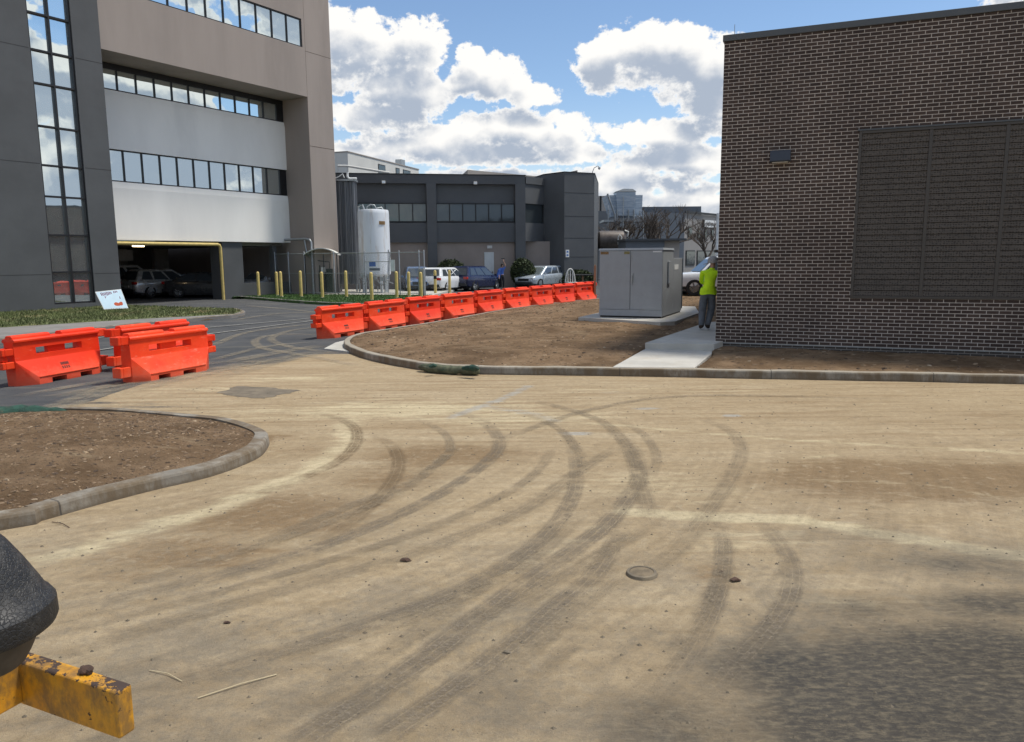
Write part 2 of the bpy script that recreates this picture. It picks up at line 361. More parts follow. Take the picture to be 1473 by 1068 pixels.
# chain-link: thin diagonal wires, holes between them
m, g, b, o = new_mat('chain_link'); MT['chain'] = m
P = g.n('ShaderNodeTexCoord').outputs['Object']; px, py, pz = g.sep(P)
a1 = g.m('PINGPONG', g.m('MULTIPLY', g.m('ADD', px, pz), 12.0), .5); a2 = g.m('PINGPONG', g.m('MULTIPLY', g.m('SUBTRACT', px, pz), 12.0), .5)
wire = g.m('LESS_THAN', g.m('MINIMUM', a1, a2), .045)
b.inputs['Base Color'].default_value = (.3, .31, .32, 1); b.inputs['Metallic'].default_value = .5; b.inputs['Roughness'].default_value = .5
g.put(b.inputs['Alpha'], wire)
m, g, b, o = new_mat('mesh_screen'); MT['screen'] = m
P = g.n('ShaderNodeTexCoord').outputs['Object']
sn = g.noise(g.scalev(P, (.3, .3, 3)), 2.0, 6, .7)
g.put(b.inputs['Base Color'], g.mix(g.ss(sn, .35, .65), (.34, .44, .55), (.62, .68, .74))); b.inputs['Roughness'].default_value = .5
b.inputs['Alpha'].default_value = .85

# lit tube lamp
m, g, b, o = new_mat('lit_tube'); MT['lit'] = m
b.inputs['Emission Color'].default_value = (1, .72, .40, 1); b.inputs['Emission Strength'].default_value = 9.0

# ------------------------------------------------------------------ mesh helpers
class MB:
    def __init__(s): s.V = []; s.F = []; s.I = []; s.mi = 0; s.parts = []
    def add(s, vs, fs):
        o = len(s.V); s.V += [tuple(v) for v in vs]; s.parts.append((list(vs), list(fs)))
        s.F += [tuple(i + o for i in f) for f in fs]; s.I += [s.mi] * len(fs)
        return s
    def box(s, x0, x1, y0, y1, z0, z1):
        return s.hexa([(x0, y0, z0), (x1, y0, z0), (x1, y1, z0), (x0, y1, z0), (x0, y0, z1), (x1, y0, z1), (x1, y1, z1), (x0, y1, z1)])
    def hexa(s, p):
        return s.add(p, [(3, 2, 1, 0), (4, 5, 6, 7), (0, 1, 5, 4), (1, 2, 6, 5), (2, 3, 7, 6), (3, 0, 4, 7)])
    def cbox(s, c, sz, rz=0.0, M=None):
        h = [q / 2 for q in sz]; R = Matrix.Rotation(rz, 3, 'Z')
        p = [Vector(c) + R @ Vector((a * h[0], b_ * h[1], d * h[2])) for d in (-1, 1) for a, b_ in ((-1, -1), (1, -1), (1, 1), (-1, 1))]
        return s.hexa(p)
    def prism(s, poly, z0, z1):
        n = len(poly)
        vs = [(p[0], p[1], z0) for p in poly] + [(p[0], p[1], z1) for p in poly]
        fs = [tuple(reversed(range(n))), tuple(range(n, 2 * n))] + [(i, (i + 1) % n, n + (i + 1) % n, n + i) for i in range(n)]
        return s.add(vs, fs)
    def extrude(s, prof, x0, x1):
        """profile in (y,z) extruded along x"""
        n = len(prof)
        vs = [(x0, p[0], p[1]) for p in prof] + [(x1, p[0], p[1]) for p in prof]
        fs = [tuple(reversed(range(n))), tuple(range(n, 2 * n))] + [(i, (i + 1) % n, n + (i + 1) % n, n + i) for i in range(n)]
        return s.add(vs, fs)
    def tube(s, pts, r, n=8, caps=True):
        pts = [Vector(p) for p in pts]; rs = r if hasattr(r, '__len__') else [r] * len(pts)
        rings = []; ref = None
        for i, p in enumerate(pts):
            d = (pts[min(i + 1, len(pts) - 1)] - pts[max(i - 1, 0)]).normalized()
            if ref is None: ref = Vector((0, 0, 1)) if abs(d.z) < .9 else Vector((1, 0, 0))
            a = d.cross(ref).normalized(); b_ = a.cross(d).normalized(); ref = b_
            rings.append([p + (a * math.cos(2 * math.pi * k / n) + b_ * math.sin(2 * math.pi * k / n)) * rs[i] for k in range(n)])
        vs = [v for R_ in rings for v in R_]; fs = []
        for i in range(len(pts) - 1):
            for k in range(n):
                k2 = (k + 1) % n; fs.append((i * n + k, i * n + k2, (i + 1) * n + k2, (i + 1) * n + k))
        if caps: fs += [tuple(range(n)), tuple(reversed(range((len(pts) - 1) * n, len(pts) * n)))]
        return s.add(vs, fs)
    def lathe(s, prof, n=24, c=(0, 0, 0), axis='z', caps=True):
        """prof list of (radius, height)"""
        vs = []
        for r, h in prof:
            for k in range(n):
                a = 2 * math.pi * k / n; x, y = r * math.cos(a), r * math.sin(a)
                q = (x, y, h) if axis == 'z' else ((h, x, y) if axis == 'x' else (x, h, y))
                vs.append((q[0] + c[0], q[1] + c[1], q[2] + c[2]))
        fs = []
        for i in range(len(prof) - 1):
            for k in range(n):
                k2 = (k + 1) % n; fs.append((i * n + k, i * n + k2, (i + 1) * n + k2, (i + 1) * n + k))
        if caps: fs += [tuple(reversed(range(n))), tuple(range((len(prof) - 1) * n, len(prof) * n))]
        return s.add(vs, fs)
    def loft(s, rings, closed=True, caps=True):
        n = len(rings[0]); vs = [v for r in rings for v in r]; fs = []
        for i in range(len(rings) - 1):
            for k in range(n if closed else n - 1):
                k2 = (k + 1) % n; fs.append((i * n + k, i * n + k2, (i + 1) * n + k2, (i + 1) * n + k))
        if caps: fs += [tuple(reversed(range(n))), tuple(range((len(rings) - 1) * n, len(rings) * n))]
        return s.add(vs, fs)
    def hull(s, pts):
        bm = bmesh.new(); vs = [bm.verts.new(p) for p in pts]
        bmesh.ops.convex_hull(bm, input=vs)
        bm.verts.ensure_lookup_table(); bm.verts.index_update()
        used = [v for v in bm.verts if v.link_faces]; ix = {v: i for i, v in enumerate(used)}
        s.add([v.co[:] for v in used], [tuple(ix[v] for v in f.verts) for f in bm.faces]); bm.free(); return s
    def panel(s, pts, t):
        """flat polygon thickened along its normal by t"""
        pts = [Vector(p) for p in pts]; nrm = (pts[1] - pts[0]).cross(pts[-1] - pts[0]).normalized()
        n = len(pts); vs = pts + [p + nrm * t for p in pts]
        return s.add(vs, [tuple(reversed(range(n))), tuple(range(n, 2 * n))] + [(i, (i + 1) % n, n + (i + 1) % n, n + i) for i in range(n)])
    def mesh(s, name, mats):
        me = bpy.data.meshes.new(name); me.from_pydata(s.V, [], s.F)
        for m_ in (mats if isinstance(mats, (list, tuple)) else [mats]): me.materials.append(MT[m_] if isinstance(m_, str) else m_)
        if any(s.I): me.polygons.foreach_set('material_index', s.I)
        bm = bmesh.new(); bm.from_mesh(me); bmesh.ops.recalc_face_normals(bm, faces=bm.faces); bm.to_mesh(me); bm.free()
        return me
    def build(s, name, mats, parent=None, smooth=0, bevel=0.0, seg=2, keep=False):
        me = s.mesh(name, mats)
        o = bpy.data.objects.new(name, me); COL.objects.link(o)
        if parent: o.parent = parent
        if smooth:
            me.polygons.foreach_set('use_smooth', [True] * len(me.polygons))
            try: me.set_sharp_from_angle(angle=rad(smooth))
            except Exception: pass
        if bevel:
            md = o.modifiers.new('bevel', 'BEVEL'); md.width = bevel; md.segments = seg; md.limit_method = 'ANGLE'; md.angle_limit = rad(35)
            md.harden_normals = False
        return o

def each(mb, name, mats, parent=None, **kw):
    """one object per shape added to the builder"""
    out = []
    for vs, fs in mb.parts:
        q = MB(); q.add(vs, fs); out.append(q.build(name, mats, parent, **kw))
    return out
def thing(name, label, cat, loc=(0, 0, 0), rz=0.0, group=None):
    o = bpy.data.objects.new(name, None); o.empty_display_size = .2; COL.objects.link(o)
    o.location = loc; o.rotation_euler = (0, 0, rz); o['label'] = label; o['category'] = cat
    if group: o['group'] = group
    return o
def tag(o, label, cat, group=None, kind=None):
    o['label'] = label; o['category'] = cat
    if group: o['group'] = group
    if kind: o['kind'] = kind
    return o
def struct(o): o['kind'] = 'structure'; return o
KIDS = {}
def copy_tree(o, parent=None):
    c = o.copy(); COL.objects.link(c); c.parent = parent
    for ch in list(o.children): copy_tree(ch, c)
    return c
def baked(o, mats_keep=True):
    """apply an object's modifiers into a fresh mesh"""
    bpy.context.view_layer.update()
    dg = bpy.context.evaluated_depsgraph_get()
    me = bpy.data.meshes.new_from_object(o.evaluated_get(dg)); o.modifiers.clear(); o.data = me
    return o
def cut(o, cutters):
    for c in cutters:
        md = o.modifiers.new('cut', 'BOOLEAN'); md.operation = 'DIFFERENCE'; md.object = c; md.solver = 'EXACT'
    baked(o)
    for c in cutters: bpy.data.objects.remove(c)
    return o
def spline(pts, step=.12):
    """Catmull-Rom through the points, resampled"""
    P_ = [Vector(p) for p in pts]; out = []
    Q = [P_[0] * 2 - P_[1]] + P_ + [P_[-1] * 2 - P_[-2]]
    for i in range(1, len(Q) - 2):
        a, b_, c, d = Q[i - 1], Q[i], Q[i + 1], Q[i + 2]
        n = max(2, int((c - b_).length / step))
        for k in range(n):
            t = k / n
            out.append(.5 * ((2 * b_) + (c - a) * t + (2 * a - 5 * b_ + 4 * c - d) * t * t + (3 * b_ - a - 3 * c + d) * t ** 3))
    out.append(P_[-1]); return out
def inside(poly, X, Y):
    r = np.zeros(X.shape, bool); n = len(poly)
    for i in range(n):
        x1, y1 = poly[i][0], poly[i][1]; x2, y2 = poly[(i + 1) % n][0], poly[(i + 1) % n][1]
        if y1 == y2: continue
        c = (y1 > Y) != (y2 > Y)
        r ^= c & (X < (x2 - x1) * (Y - y1) / (y2 - y1) + x1)
    return r
def edge_dist(path, X, Y):
    d = np.full(X.shape, 1e9)
    for i in range(len(path) - 1):
        ax, ay = path[i][0], path[i][1]; bx, by = path[i + 1][0], path[i + 1][1]
        l2 = (bx - ax) ** 2 + (by - ay) ** 2 + 1e-12
        t = np.clip(((X - ax) * (bx - ax) + (Y - ay) * (by - ay)) / l2, 0, 1)
        d = np.minimum(d, np.hypot(X - ax - t * (bx - ax), Y - ay - t * (by - ay)))
    return d
def sstep(x, a, b): t = np.clip((x - a) / (b - a), 0, 1); return t * t * (3 - 2 * t)

# ------------------------------------------------------------------ island outlines (kerb foot lines)
front_kerb = [ground(*p) for p in [(640, 466.5), (540, 483), (508, 489.5), (494, 499), (506, 510), (545, 522), (600, 532), (650, 537.5), (740, 539.8), (900, 541.8), (1100, 545.8), (1300, 549.5), (1473, 553.2)]]
dirk = (front_kerb[-1] - front_kerb[-2]).normalized()
front_kerb += [front_kerb[-1] + dirk * 6, front_kerb[-1] + dirk * 16]
back_kerb = [ground(861, 433.5), ground(800, 440), ground(730, 449.5)]
island_edge = spline(back_kerb + front_kerb, .15)
island_poly = [Vector((20, 42, 0)), Vector((5.2, 38.8, 0))] + island_edge + [Vector((26, 30, 0))]
bed_edge = spline([Vector((-9.5, 3.2, 0)), Vector((-6.2, 4.55, 0))] + [ground(*p) for p in [(0, 764), (60, 750), (200, 711), (300, 687), (362, 665), (384, 648), (384, 632), (345, 617), (295, 609), (150, 597.5), (0, 600)]] + [Vector((-9.5, 9.3, 0)), Vector((-14, 9.0, 0))], .1)
bed_poly = bed_edge + [Vector((-14, 3, 0))]

# ------------------------------------------------------------------ the ground sheet
def axis(a, b, fine, lo, hi):
    core = np.arange(a, b, fine); out = list(core)
    st, v = fine, b
    while v < hi: out.append(v); st = min(st * 1.22, 60); v += st
    out.append(hi); st, v = fine, a
    pre = []
    while v > lo: st = min(st * 1.22, 60); v -= st; pre.append(v)
    return np.array(sorted(set(np.round(pre + out, 4))))
xs = axis(-10, 12, .07, -900, 900); ys = axis(2.0, 17, .07, -300, 1500)
GX, GY = np.meshgrid(xs, ys); nx, ny = len(xs), len(ys)
GZ = np.zeros_like(GX)
me = bpy.data.meshes.new('ground')
idx = np.arange(nx * ny).reshape(ny, nx)
quads = np.stack([idx[:-1, :-1], idx[:-1, 1:], idx[1:, 1:], idx[1:, :-1]], -1).reshape(-1, 4)
me.vertices.add(nx * ny); me.vertices.foreach_set('co', np.stack([GX, GY, GZ], -1).reshape(-1))
me.loops.add(quads.size); me.loops.foreach_set('vertex_index', quads.reshape(-1))
me.polygons.add(len(quads)); me.polygons.foreach_set('loop_start', np.arange(0, quads.size, 4)); me.polygons.foreach_set('loop_total', np.full(len(quads), 4))
me.update()
def blob(lst):
    r = np.zeros_like(GX)
    for (px, py, rx, ry, s_) in lst:
        c = ground(px, py)
        r = np.maximum(r, s_ * np.exp(-(((GX - c.x) / rx) ** 2 + ((GY - c.y) / ry) ** 2)))
    return r
def streak(lst):
    r = np.zeros_like(GX)
    for (pts, wdt, s_) in lst:
        q = [ground(*p) for p in pts]
        r = np.maximum(r, s_ * np.exp(-(edge_dist(q, GX, GY) / wdt) ** 2))
    return r
bl = [ground(*p) for p in [(0, 606), (100, 588), (180, 556), (300, 538), (400, 523), (480, 504)]]
Yb = np.interp(GX, [-60, -12] + [p.x for p in bl] + [bl[-1].x + .6, 60], [9, 9] + [p.y for p in bl] + [17.2, 17.5])
dust = 1 - sstep(GY, Yb - 1.0, Yb + 1.8)
dust = np.where(GY > 17, dust * .55, dust)
dust = np.maximum(dust, .0)
dust = np.minimum(dust, 1 - .62 * blob([(60, 590, 2.2, .35, .9), (170, 580, .9, .3, .8), (40, 560, 1.2, .7, 1.0)]))
dark = blob([(1150, 970, .6, .5, .95), (1000, 1040, .6, .45, .75), (1290, 880, .7, .3, .7), (1420, 870, .6, .3, 1.0), (1440, 960, .75, .6, 1.6), (1380, 1030, .8, .5, 1.5), (1300, 960, .7, .55, 1.05), (1200, 1040, .6, .4, 1.05), (1060, 1040, .5, .35, .75), (1473, 1060, .9, .5, 1.3), (1250, 990, .42, .42, .95), (1150, 1040, .5, .33, .9), (1040, 1000, .42, .35, .55), (1390, 815, .75, .42, .62), (1210, 770, .8, .22, .45),
             (1120, 900, .5, .45, .5), (1300, 900, .5, .4, .55), (150, 1040, .8, .35, .40), (480, 1020, .7, .4, .35), (650, 900, 1.2, .6, .22), (930, 930, .6, .5, .35), (350, 560, .6, .25, .3), (1000, 930, .5, .5, .45), (1100, 960, .6, .5, .55), (900, 1040, .5, .35, .35), (300, 1000, 1.2, .6, .34), (700, 1030, .9, .5, .36)])
brown = blob([(1380, 690, 2.3, .75, .95), (1220, 672, 1.0, .45, .75), (1473, 600, 2.0, .8, .35), (640, 655, 1.0, .55, .85), (560, 690, .7, .6, .6), (400, 740, 1.1, .7, .75), (260, 800, .9, .6, .6), (430, 650, 1.0, .5, .4), (1030, 830, .25, .35, .5), (640, 1000, .35, .2, .3), (1180, 600, 2.5, .5, .25), (380, 630, .5, .3, .6)])
pale = np.maximum(streak([([(900, 736), (985, 742), (1160, 750), (1300, 774), (1473, 802)], .14, 1.0), ([(700, 596), (1000, 622), (1150, 634), (1473, 652)], .10, .6), ([(1160, 690), (1330, 696), (1473, 722)], .07, .5),
                          ([(80, 800), (300, 735), (440, 680), (500, 640), (500, 605)], .22, .7), ([(560, 900), (660, 860), (900, 740)], .12, .35), ([(1150, 660), (1200, 655)], .10, .5)]),
                  blob([(560, 590, 2.6, .8, .75), (740, 600, 1.6, .9, .6), (950, 700, 1.2, .9, .45), (900, 560, 3.0, .5, .35), (1050, 780, 1.0, .5, .4), (300, 560, 1.5, .4, .5), (1230, 870, .6, .22, .5), (1150, 1010, .3, .12, .5), (420, 545, 1.5, .5, .6)]))
cool = np.maximum(streak([([(650, 600), (720, 575), (760, 556)], .14, .75), ([(700, 585), (770, 596), (800, 606)], .2, .6)]), blob([(830, 624, .3, .12, .9), (930, 588, .28, .10, .9), (1052, 598, .14, .09, 1.2), (900, 565, .8, .2, .5), (720, 600, .5, .3, .4), (1200, 750, .5, .06, .6)]))
for nm, arr in (('dust', dust), ('dark', dark), ('brown', brown), ('pale', pale), ('cool', cool)):
    at = me.attributes.new(nm, 'FLOAT', 'POINT'); at.data.foreach_set('value', arr.astype(np.float32).reshape(-1))
m, g, b, o = new_mat('dusty_road'); MT['road'] = m
P = g.n('ShaderNodeTexCoord').outputs['Object']
A = {k: g.n('ShaderNodeAttribute', attribute_name=k).outputs['Fac'] for k in ('dust', 'dark', 'brown', 'pale', 'cool')}
nA = g.noise(P, .9, 9, .68, .3); nB = g.noise(g.scalev(P, (.45, 2.2, 1)), 2.6, 8, .68, .5); nC = g.noise(P, 16, 8, .72); nD = g.noise(P, 85, 4, .7); nE = g.noise(g.scalev(P, (.25, 1.6, 1)), 1.1, 9, .66, .6)
dev = lambda q, k: g.m('MULTIPLY', g.m('SUBTRACT', q, .5), k)
asphalt = g.mix(g.ss(nA, .3, .7), (.058, .062, .068), (.092, .094, .098))
asphalt = g.mix(g.ss(nE, .5, .68, 0, .5), asphalt, (.17, .16, .135))
asphalt = g.mix(g.ss(nD, .56, .72, 0, .5), asphalt, (.20, .195, .18))
tan = g.mix(g.ss(nB, .3, .7), (.345, .262, .158), (.43, .337, .215))
tan = g.mix(g.ss(nE, .50, .70, 0, .6), tan, (.47, .385, .26))
tan = g.mix(g.ss(g.m('ADD', A['brown'], dev(nB, 1.3)), .18, .7, 0, .9), tan, (.215, .142, .074))
tan = g.mix(g.ss(g.m('ADD', A['pale'], dev(nB, 1.6)), .25, .85, 0, .85), tan, (.60, .515, .335))
tan = g.mix(g.ss(g.m('ADD', A['cool'], dev(nB, 1.3)), .35, .75, 0, .7), tan, (.36, .37, .36))
tan = g.mix(g.ss(nC, .48, .70, 0, .42), tan, (.27, .215, .145))
swl = g.noise(g.v('ADD', P, g.scalev(g.n('ShaderNodeTexNoise', i_Scale=.8).outputs['Color'], (1.5, 1.5, 0))), 5.5, 9, .74, 1.2)
tan = g.mix(g.ss(swl, .52, .68, 0, .45), tan, (.49, .41, .285))
farst = g.noise(g.scalev(P, (.22, 3.4, 1)), 1.7, 7, .7, .3)
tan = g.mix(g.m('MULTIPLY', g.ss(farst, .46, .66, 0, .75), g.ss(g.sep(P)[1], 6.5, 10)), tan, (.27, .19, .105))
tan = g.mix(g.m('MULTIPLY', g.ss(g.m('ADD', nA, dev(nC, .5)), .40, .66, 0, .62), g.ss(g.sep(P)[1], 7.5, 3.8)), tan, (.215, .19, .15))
tan = g.mix(g.ss(swl, .46, .34, 0, .35), tan, (.23, .18, .12))
nG = g.noise(P, 210, 4, .75)
tan = g.mix(g.ss(nG, .53, .66, 0, .6), tan, (.17, .135, .09))
tan = g.mix(g.ss(nG, .45, .33, 0, .5), tan, (.56, .49, .36))
tan = g.mix(g.ss(nD, .54, .66, 0, .5), tan, (.20, .16, .11))
tan = g.mix(g.ss(g.noise(P, 150, 3, .6), .62, .72, 0, .5), tan, (.58, .53, .44))
# mottling, and streaks dragged round the turn by traffic
mot = g.noise(P, 11, 6, .7, .4); tan = g.mix(1.0, tan, g.mix(g.ss(mot, .32, .68), (.90, .895, .89), (1.08, 1.08, 1.08)), 'MULTIPLY')
ctr = g.v('SUBTRACT', P, (-7.5, 11.5, 0)); cxx, cyy, _ = g.sep(ctr)
pol = g.comb(g.m('MULTIPLY', g.v('LENGTH', ctr, out=1), 7.5), g.m('MULTIPLY', g.m('ARCTAN2', cyy, cxx), 2.2), 0.0)
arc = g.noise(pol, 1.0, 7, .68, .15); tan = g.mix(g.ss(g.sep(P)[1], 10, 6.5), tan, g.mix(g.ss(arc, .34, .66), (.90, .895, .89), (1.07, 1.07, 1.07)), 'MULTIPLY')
# worn patches where the surface shows through, ridged by tracks whose crests stay dusty
rip = g.noise(g.v('ADD', g.scalev(P, (14, 36, 1)), g.scalev(g.n('ShaderNodeTexNoise', i_Scale=2.5).outputs['Color'], (2.6, 2.6, 0))), 1.0, 5, .66)
wear = g.ss(g.m('ADD', A['dark'], g.m('ADD', dev(nA, 1.1), dev(mot, .7))), .12, 1.05)
worn = g.mix(g.ss(g.m('ADD', g.m('MULTIPLY', rip, .7), g.m('ADD', dev(nC, .5), dev(nG, .35))), .26, .60), (.056, .055, .054), (.235, .198, .138))
worn = g.mix(g.ss(nD, .56, .70, 0, .45), worn, (.24, .215, .17))
tan = g.mix(g.m('MULTIPLY', wear, .9), tan, worn)
md = g.ss(g.m('ADD', A['dust'], g.m('ADD', dev(nE, 1.7), g.m('ADD', dev(nA, .8), dev(nC, .5)))), .30, .78)
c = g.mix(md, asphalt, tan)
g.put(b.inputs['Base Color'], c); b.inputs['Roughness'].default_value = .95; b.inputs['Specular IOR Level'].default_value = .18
hgt = g.m('ADD', g.m('MULTIPLY', nD, .5), g.m('ADD', g.m('MULTIPLY', nC, .9), g.m('MULTIPLY', g.m('MULTIPLY', rip, A['dark']), 2.2)))
bump(g, b, g.m('ADD', hgt, g.m('MULTIPLY', nG, .35)), .9, .018)
me.materials.append(m)
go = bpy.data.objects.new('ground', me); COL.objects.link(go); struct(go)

# ------------------------------------------------------------------ tyre tracks: thin worn strips lying on the road
def track_mat(name, col, amt, lines):
    m, g, b, o = new_mat(name)
    t = g.n('ShaderNodeTexCoord'); P = t.outputs['Object']; u, v_, _ = g.sep(t.outputs['UV'])
    nn = g.noise(P, 3.5, 8, .7); fine = g.noise(P, 60, 4, .7)
    vv = g.m('ADD', v_, g.m('MULTIPLY', g.m('SUBTRACT', g.noise(P, 8, 4), .5), .16))
    vv = g.m('ADD', vv, g.m('MULTIPLY', g.m('SUBTRACT', g.noise(P, 30, 5, .7), .5), .22))
    e = g.m('MULTIPLY', g.ss(vv, .02, .26), g.ss(vv, .98, .74))
    rib = g.ss(g.m('PINGPONG', g.m('MULTIPLY', vv, lines), .5), .02, .09, .45, 1.0)
    lug = g.ss(g.m('PINGPONG', g.m('ADD', g.m('MULTIPLY', u, 13), g.m('MULTIPLY', v_, 1.4)), .5), .04, .2, .86, 1.0)
    al = g.m('MULTIPLY', g.m('MULTIPLY', e, rib), g.m('MULTIPLY', g.ss(nn, .30, .62, .12, 1.0), g.ss(fine, .3, .6, .45, 1.0)))
    end = g.n('ShaderNodeAttribute', attribute_name='fade').outputs['Fac']
    al = g.m('MULTIPLY', g.m('MULTIPLY', al, amt), end)
    crest = g.ss(g.m('PINGPONG', g.m('MULTIPLY', g.m('ADD', v_, g.m('MULTIPLY', g.m('SUBTRACT', g.noise(P, 14, 4), .5), .08)), lines), .5), .055, .015)
    g.put(b.inputs['Base Color'], g.mix(g.m('MULTIPLY', crest, .5), g.mix(g.ss(fine, .45, .7), col, tuple(q * 1.7 for q in col)), (.50, .42, .29))); b.inputs['Roughness'].default_value = .95
    b.inputs['Specular IOR Level'].default_value = .15
    g.put(b.inputs['Alpha'], al)
    return m
MT['track'] = track_mat('tyre_track_dark', (.155, .13, .10), .66, 4)
MT['track_brown'] = track_mat('tyre_track_brown', (.16, .115, .07), .62, 3)
MT['track_faint'] = track_mat('tyre_track_faint', (.19, .155, .11), .48, 5)
MT['track_dust'] = track_mat('tyre_track_dust', (.30, .255, .185), .50, 2)
TRK = 0
def track(pts, wd, mat, fade=(.7, .7)):
    global TRK
    TRK += 1
    q = spline([ground(*p) for p in pts], .1); n = len(q); z = .004 + .00035 * TRK
    V, F, U, FD = [], [], [], []; L = 0; tot = sum((q[i + 1] - q[i]).length for i in range(n - 1))
    for i, p in enumerate(q):
        d = (q[min(i + 1, n - 1)] - q[max(i - 1, 0)]).normalized(); s_ = Vector((-d.y, d.x, 0))
        if i: L += (q[i] - q[i - 1]).length
        f = min(1, L / fade[0] if fade[0] else 1, (tot - L) / fade[1] if fade[1] else 1)
        for k in range(5):
            V.append((*(p + s_ * wd * (k / 4 - .5))[:2], z)); U.append((L, k / 4)); FD.append(max(f, 0))
    for i in range(n - 1):
        for k in range(4): F.append((i * 5 + k, i * 5 + k + 1, i * 5 + k + 6, i * 5 + k + 5))
    me = bpy.data.meshes.new('tyre_track'); me.from_pydata(V, [], F)
    uv = me.uv_layers.new(name='UVMap'); uv.data.foreach_set('uv', [c_ for l in me.loops for c_ in U[l.vertex_index]])
    at = me.attributes.new('fade', 'FLOAT', 'POINT'); at.data.foreach_set('value', FD)
    me.materials.append(MT[mat]); o_ = bpy.data.objects.new('tyre_track', me); COL.objects.link(o_); struct(o_)
track([(60, 885), (300, 832), (480, 780), (620, 718), (700, 665), (718, 635), (690, 605), (630, 585)], .21, 'track', (1.6, 3.2))
track([(150, 1012), (300, 968), (400, 938), (560, 888), (700, 830), (790, 765), (828, 700), (822, 640), (800, 610)], .20, 'track', (1.2, 3.2))
track([(420, 1075), (600, 955), (740, 850), (860, 765), (905, 715), (920, 680), (905, 640), (860, 612)], .23, 'track', (.1, 3.4))
track([(540, 1068), (640, 1000), (720, 940), (790, 880), (860, 820), (905, 740)], .20, 'track', (.1, 1.2))
track([(40, 955), (250, 893), (480, 830), (640, 780), (760, 730), (830, 680), (895, 640)], .22, 'track_faint', (.8, .8))
track([(660, 900), (760, 862), (860, 800), (960, 745)], .2, 'track_faint', (.4, .6))
track([(530, 625), (562, 640), (574, 668), (556, 705), (500, 755), (430, 800)], .2, 'track_brown', (1.1, 1.4))
track([(440, 590), (500, 608), (514, 632), (490, 662), (430, 690), (330, 725)], .2, 'track_brown', (1.6, 1.6))
track([(1000, 600), (1050, 620), (1066, 650), (1050, 690), (1000, 760), (960, 805), (880, 852), (780, 902)], .21, 'track_faint', (1.2, 2.5))
track([(1028, 738), (1040, 780), (1036, 840), (1015, 900), (980, 960), (920, 1040)], .17, 'track', (1.1, 1.2))
track([(1090, 745), (1128, 790), (1140, 830), (1125, 880), (1070, 945), (980, 1040)], .18, 'track', (.8, .8))
track([(940, 760), (900, 640), (850, 600), (760, 575)], .22, 'track_faint', (.6, .8))
track([(700, 640), (850, 590), (1000, 570), (1300, 575)], .2, 'track_faint', (1, 2))
track([(330, 800), (500, 730), (600, 690), (660, 640)], .18, 'track_faint', (.6, .6))
for pts, wd in (([(20, 930), (260, 868), (470, 808), (640, 752), (760, 690), (800, 640)], .16), ([(250, 1000), (450, 935), (620, 880), (760, 810), (850, 730)], .16), ([(330, 1070), (520, 965), (660, 865), (760, 790)], .2), ([(620, 1070), (720, 975), (830, 880), (930, 790)], .17),
                ([(700, 1070), (800, 950), (900, 850)], .15), ([(840, 690), (832, 650), (800, 615), (740, 590)], .16), ([(930, 700), (945, 660), (925, 625), (880, 600)], .15), ([(120, 860), (330, 800), (480, 750), (590, 700), (640, 655)], .15), ([(560, 700), (640, 660), (640, 625), (590, 600)], .15), ([(860, 1060), (960, 950), (1030, 850), (1060, 760)], .16)):
    track(pts, wd, 'track_faint', (1.2, 1.2))
for pts in ([(470, 482), (400, 482), (368, 490), (380, 502), (440, 512), (520, 528)], [(470, 470), (420, 476), (390, 488), (420, 500), (480, 508)], [(300, 520), (380, 500), (455, 492)],
            [(300, 500), (360, 478), (455, 466)], [(330, 462), (400, 452), (470, 449)], [(350, 440), (420, 446), (470, 452)]):
    track(pts, .30, 'track_dust', (.8, .8))
for pts, wd in (([(300, 545), (390, 522), (470, 505)], .9), ([(160, 568), (280, 540), (400, 515)], .8), ([(0, 612), (90, 585), (180, 552)], .7), ([(60, 575), (160, 556), (230, 545)], .5), ([(310, 525), (400, 508), (470, 497)], .6), ([(180, 548), (260, 530), (330, 520)], .5), ([(20, 572), (110, 556), (170, 546)], .35)):
    track(pts, wd, 'track_dust', (.8, .8))
def ribbon(pts, wd, z, name, mat):
    q = spline([ground(*p) for p in pts], .3); V, F = [], []
    for i, p in enumerate(q):
        d = (q[min(i + 1, len(q) - 1)] - q[max(i - 1, 0)]).normalized(); s_ = Vector((-d.y, d.x, 0))
        V += [(*(p + s_ * wd / 2)[:2], z), (*(p - s_ * wd / 2)[:2], z)]
    F = [(2 * i, 2 * i + 1, 2 * i + 3, 2 * i + 2) for i in range(len(q) - 1)]
    mb = MB(); mb.add(V, F); return struct(mb.build(name, mat))
ribbon([(0, 504), (120, 489), (300, 472), (400, 463), (462, 457)], .12, .0195, 'painted_line', 'white_line')
ribbon([(0, 528), (160, 502), (300, 481.5), (455, 461.5)], .12, .0195, 'painted_line', 'white_line')
mb = MB(); pp = [ground(*p, .0) for p in [(310, 566), (345, 555.5), (435, 562), (378, 574.5)]]
pj = [pp[k].lerp(pp[(k + 1) % 4], t / 9) + Vector((random.gauss(0, .035), random.gauss(0, .035), 0)) for k in range(4) for t in range(9)]
mb.add([(p.x, p.y, .0034) for p in pj], [tuple(range(36))]); struct(mb.build('road_patch', 'patch'))

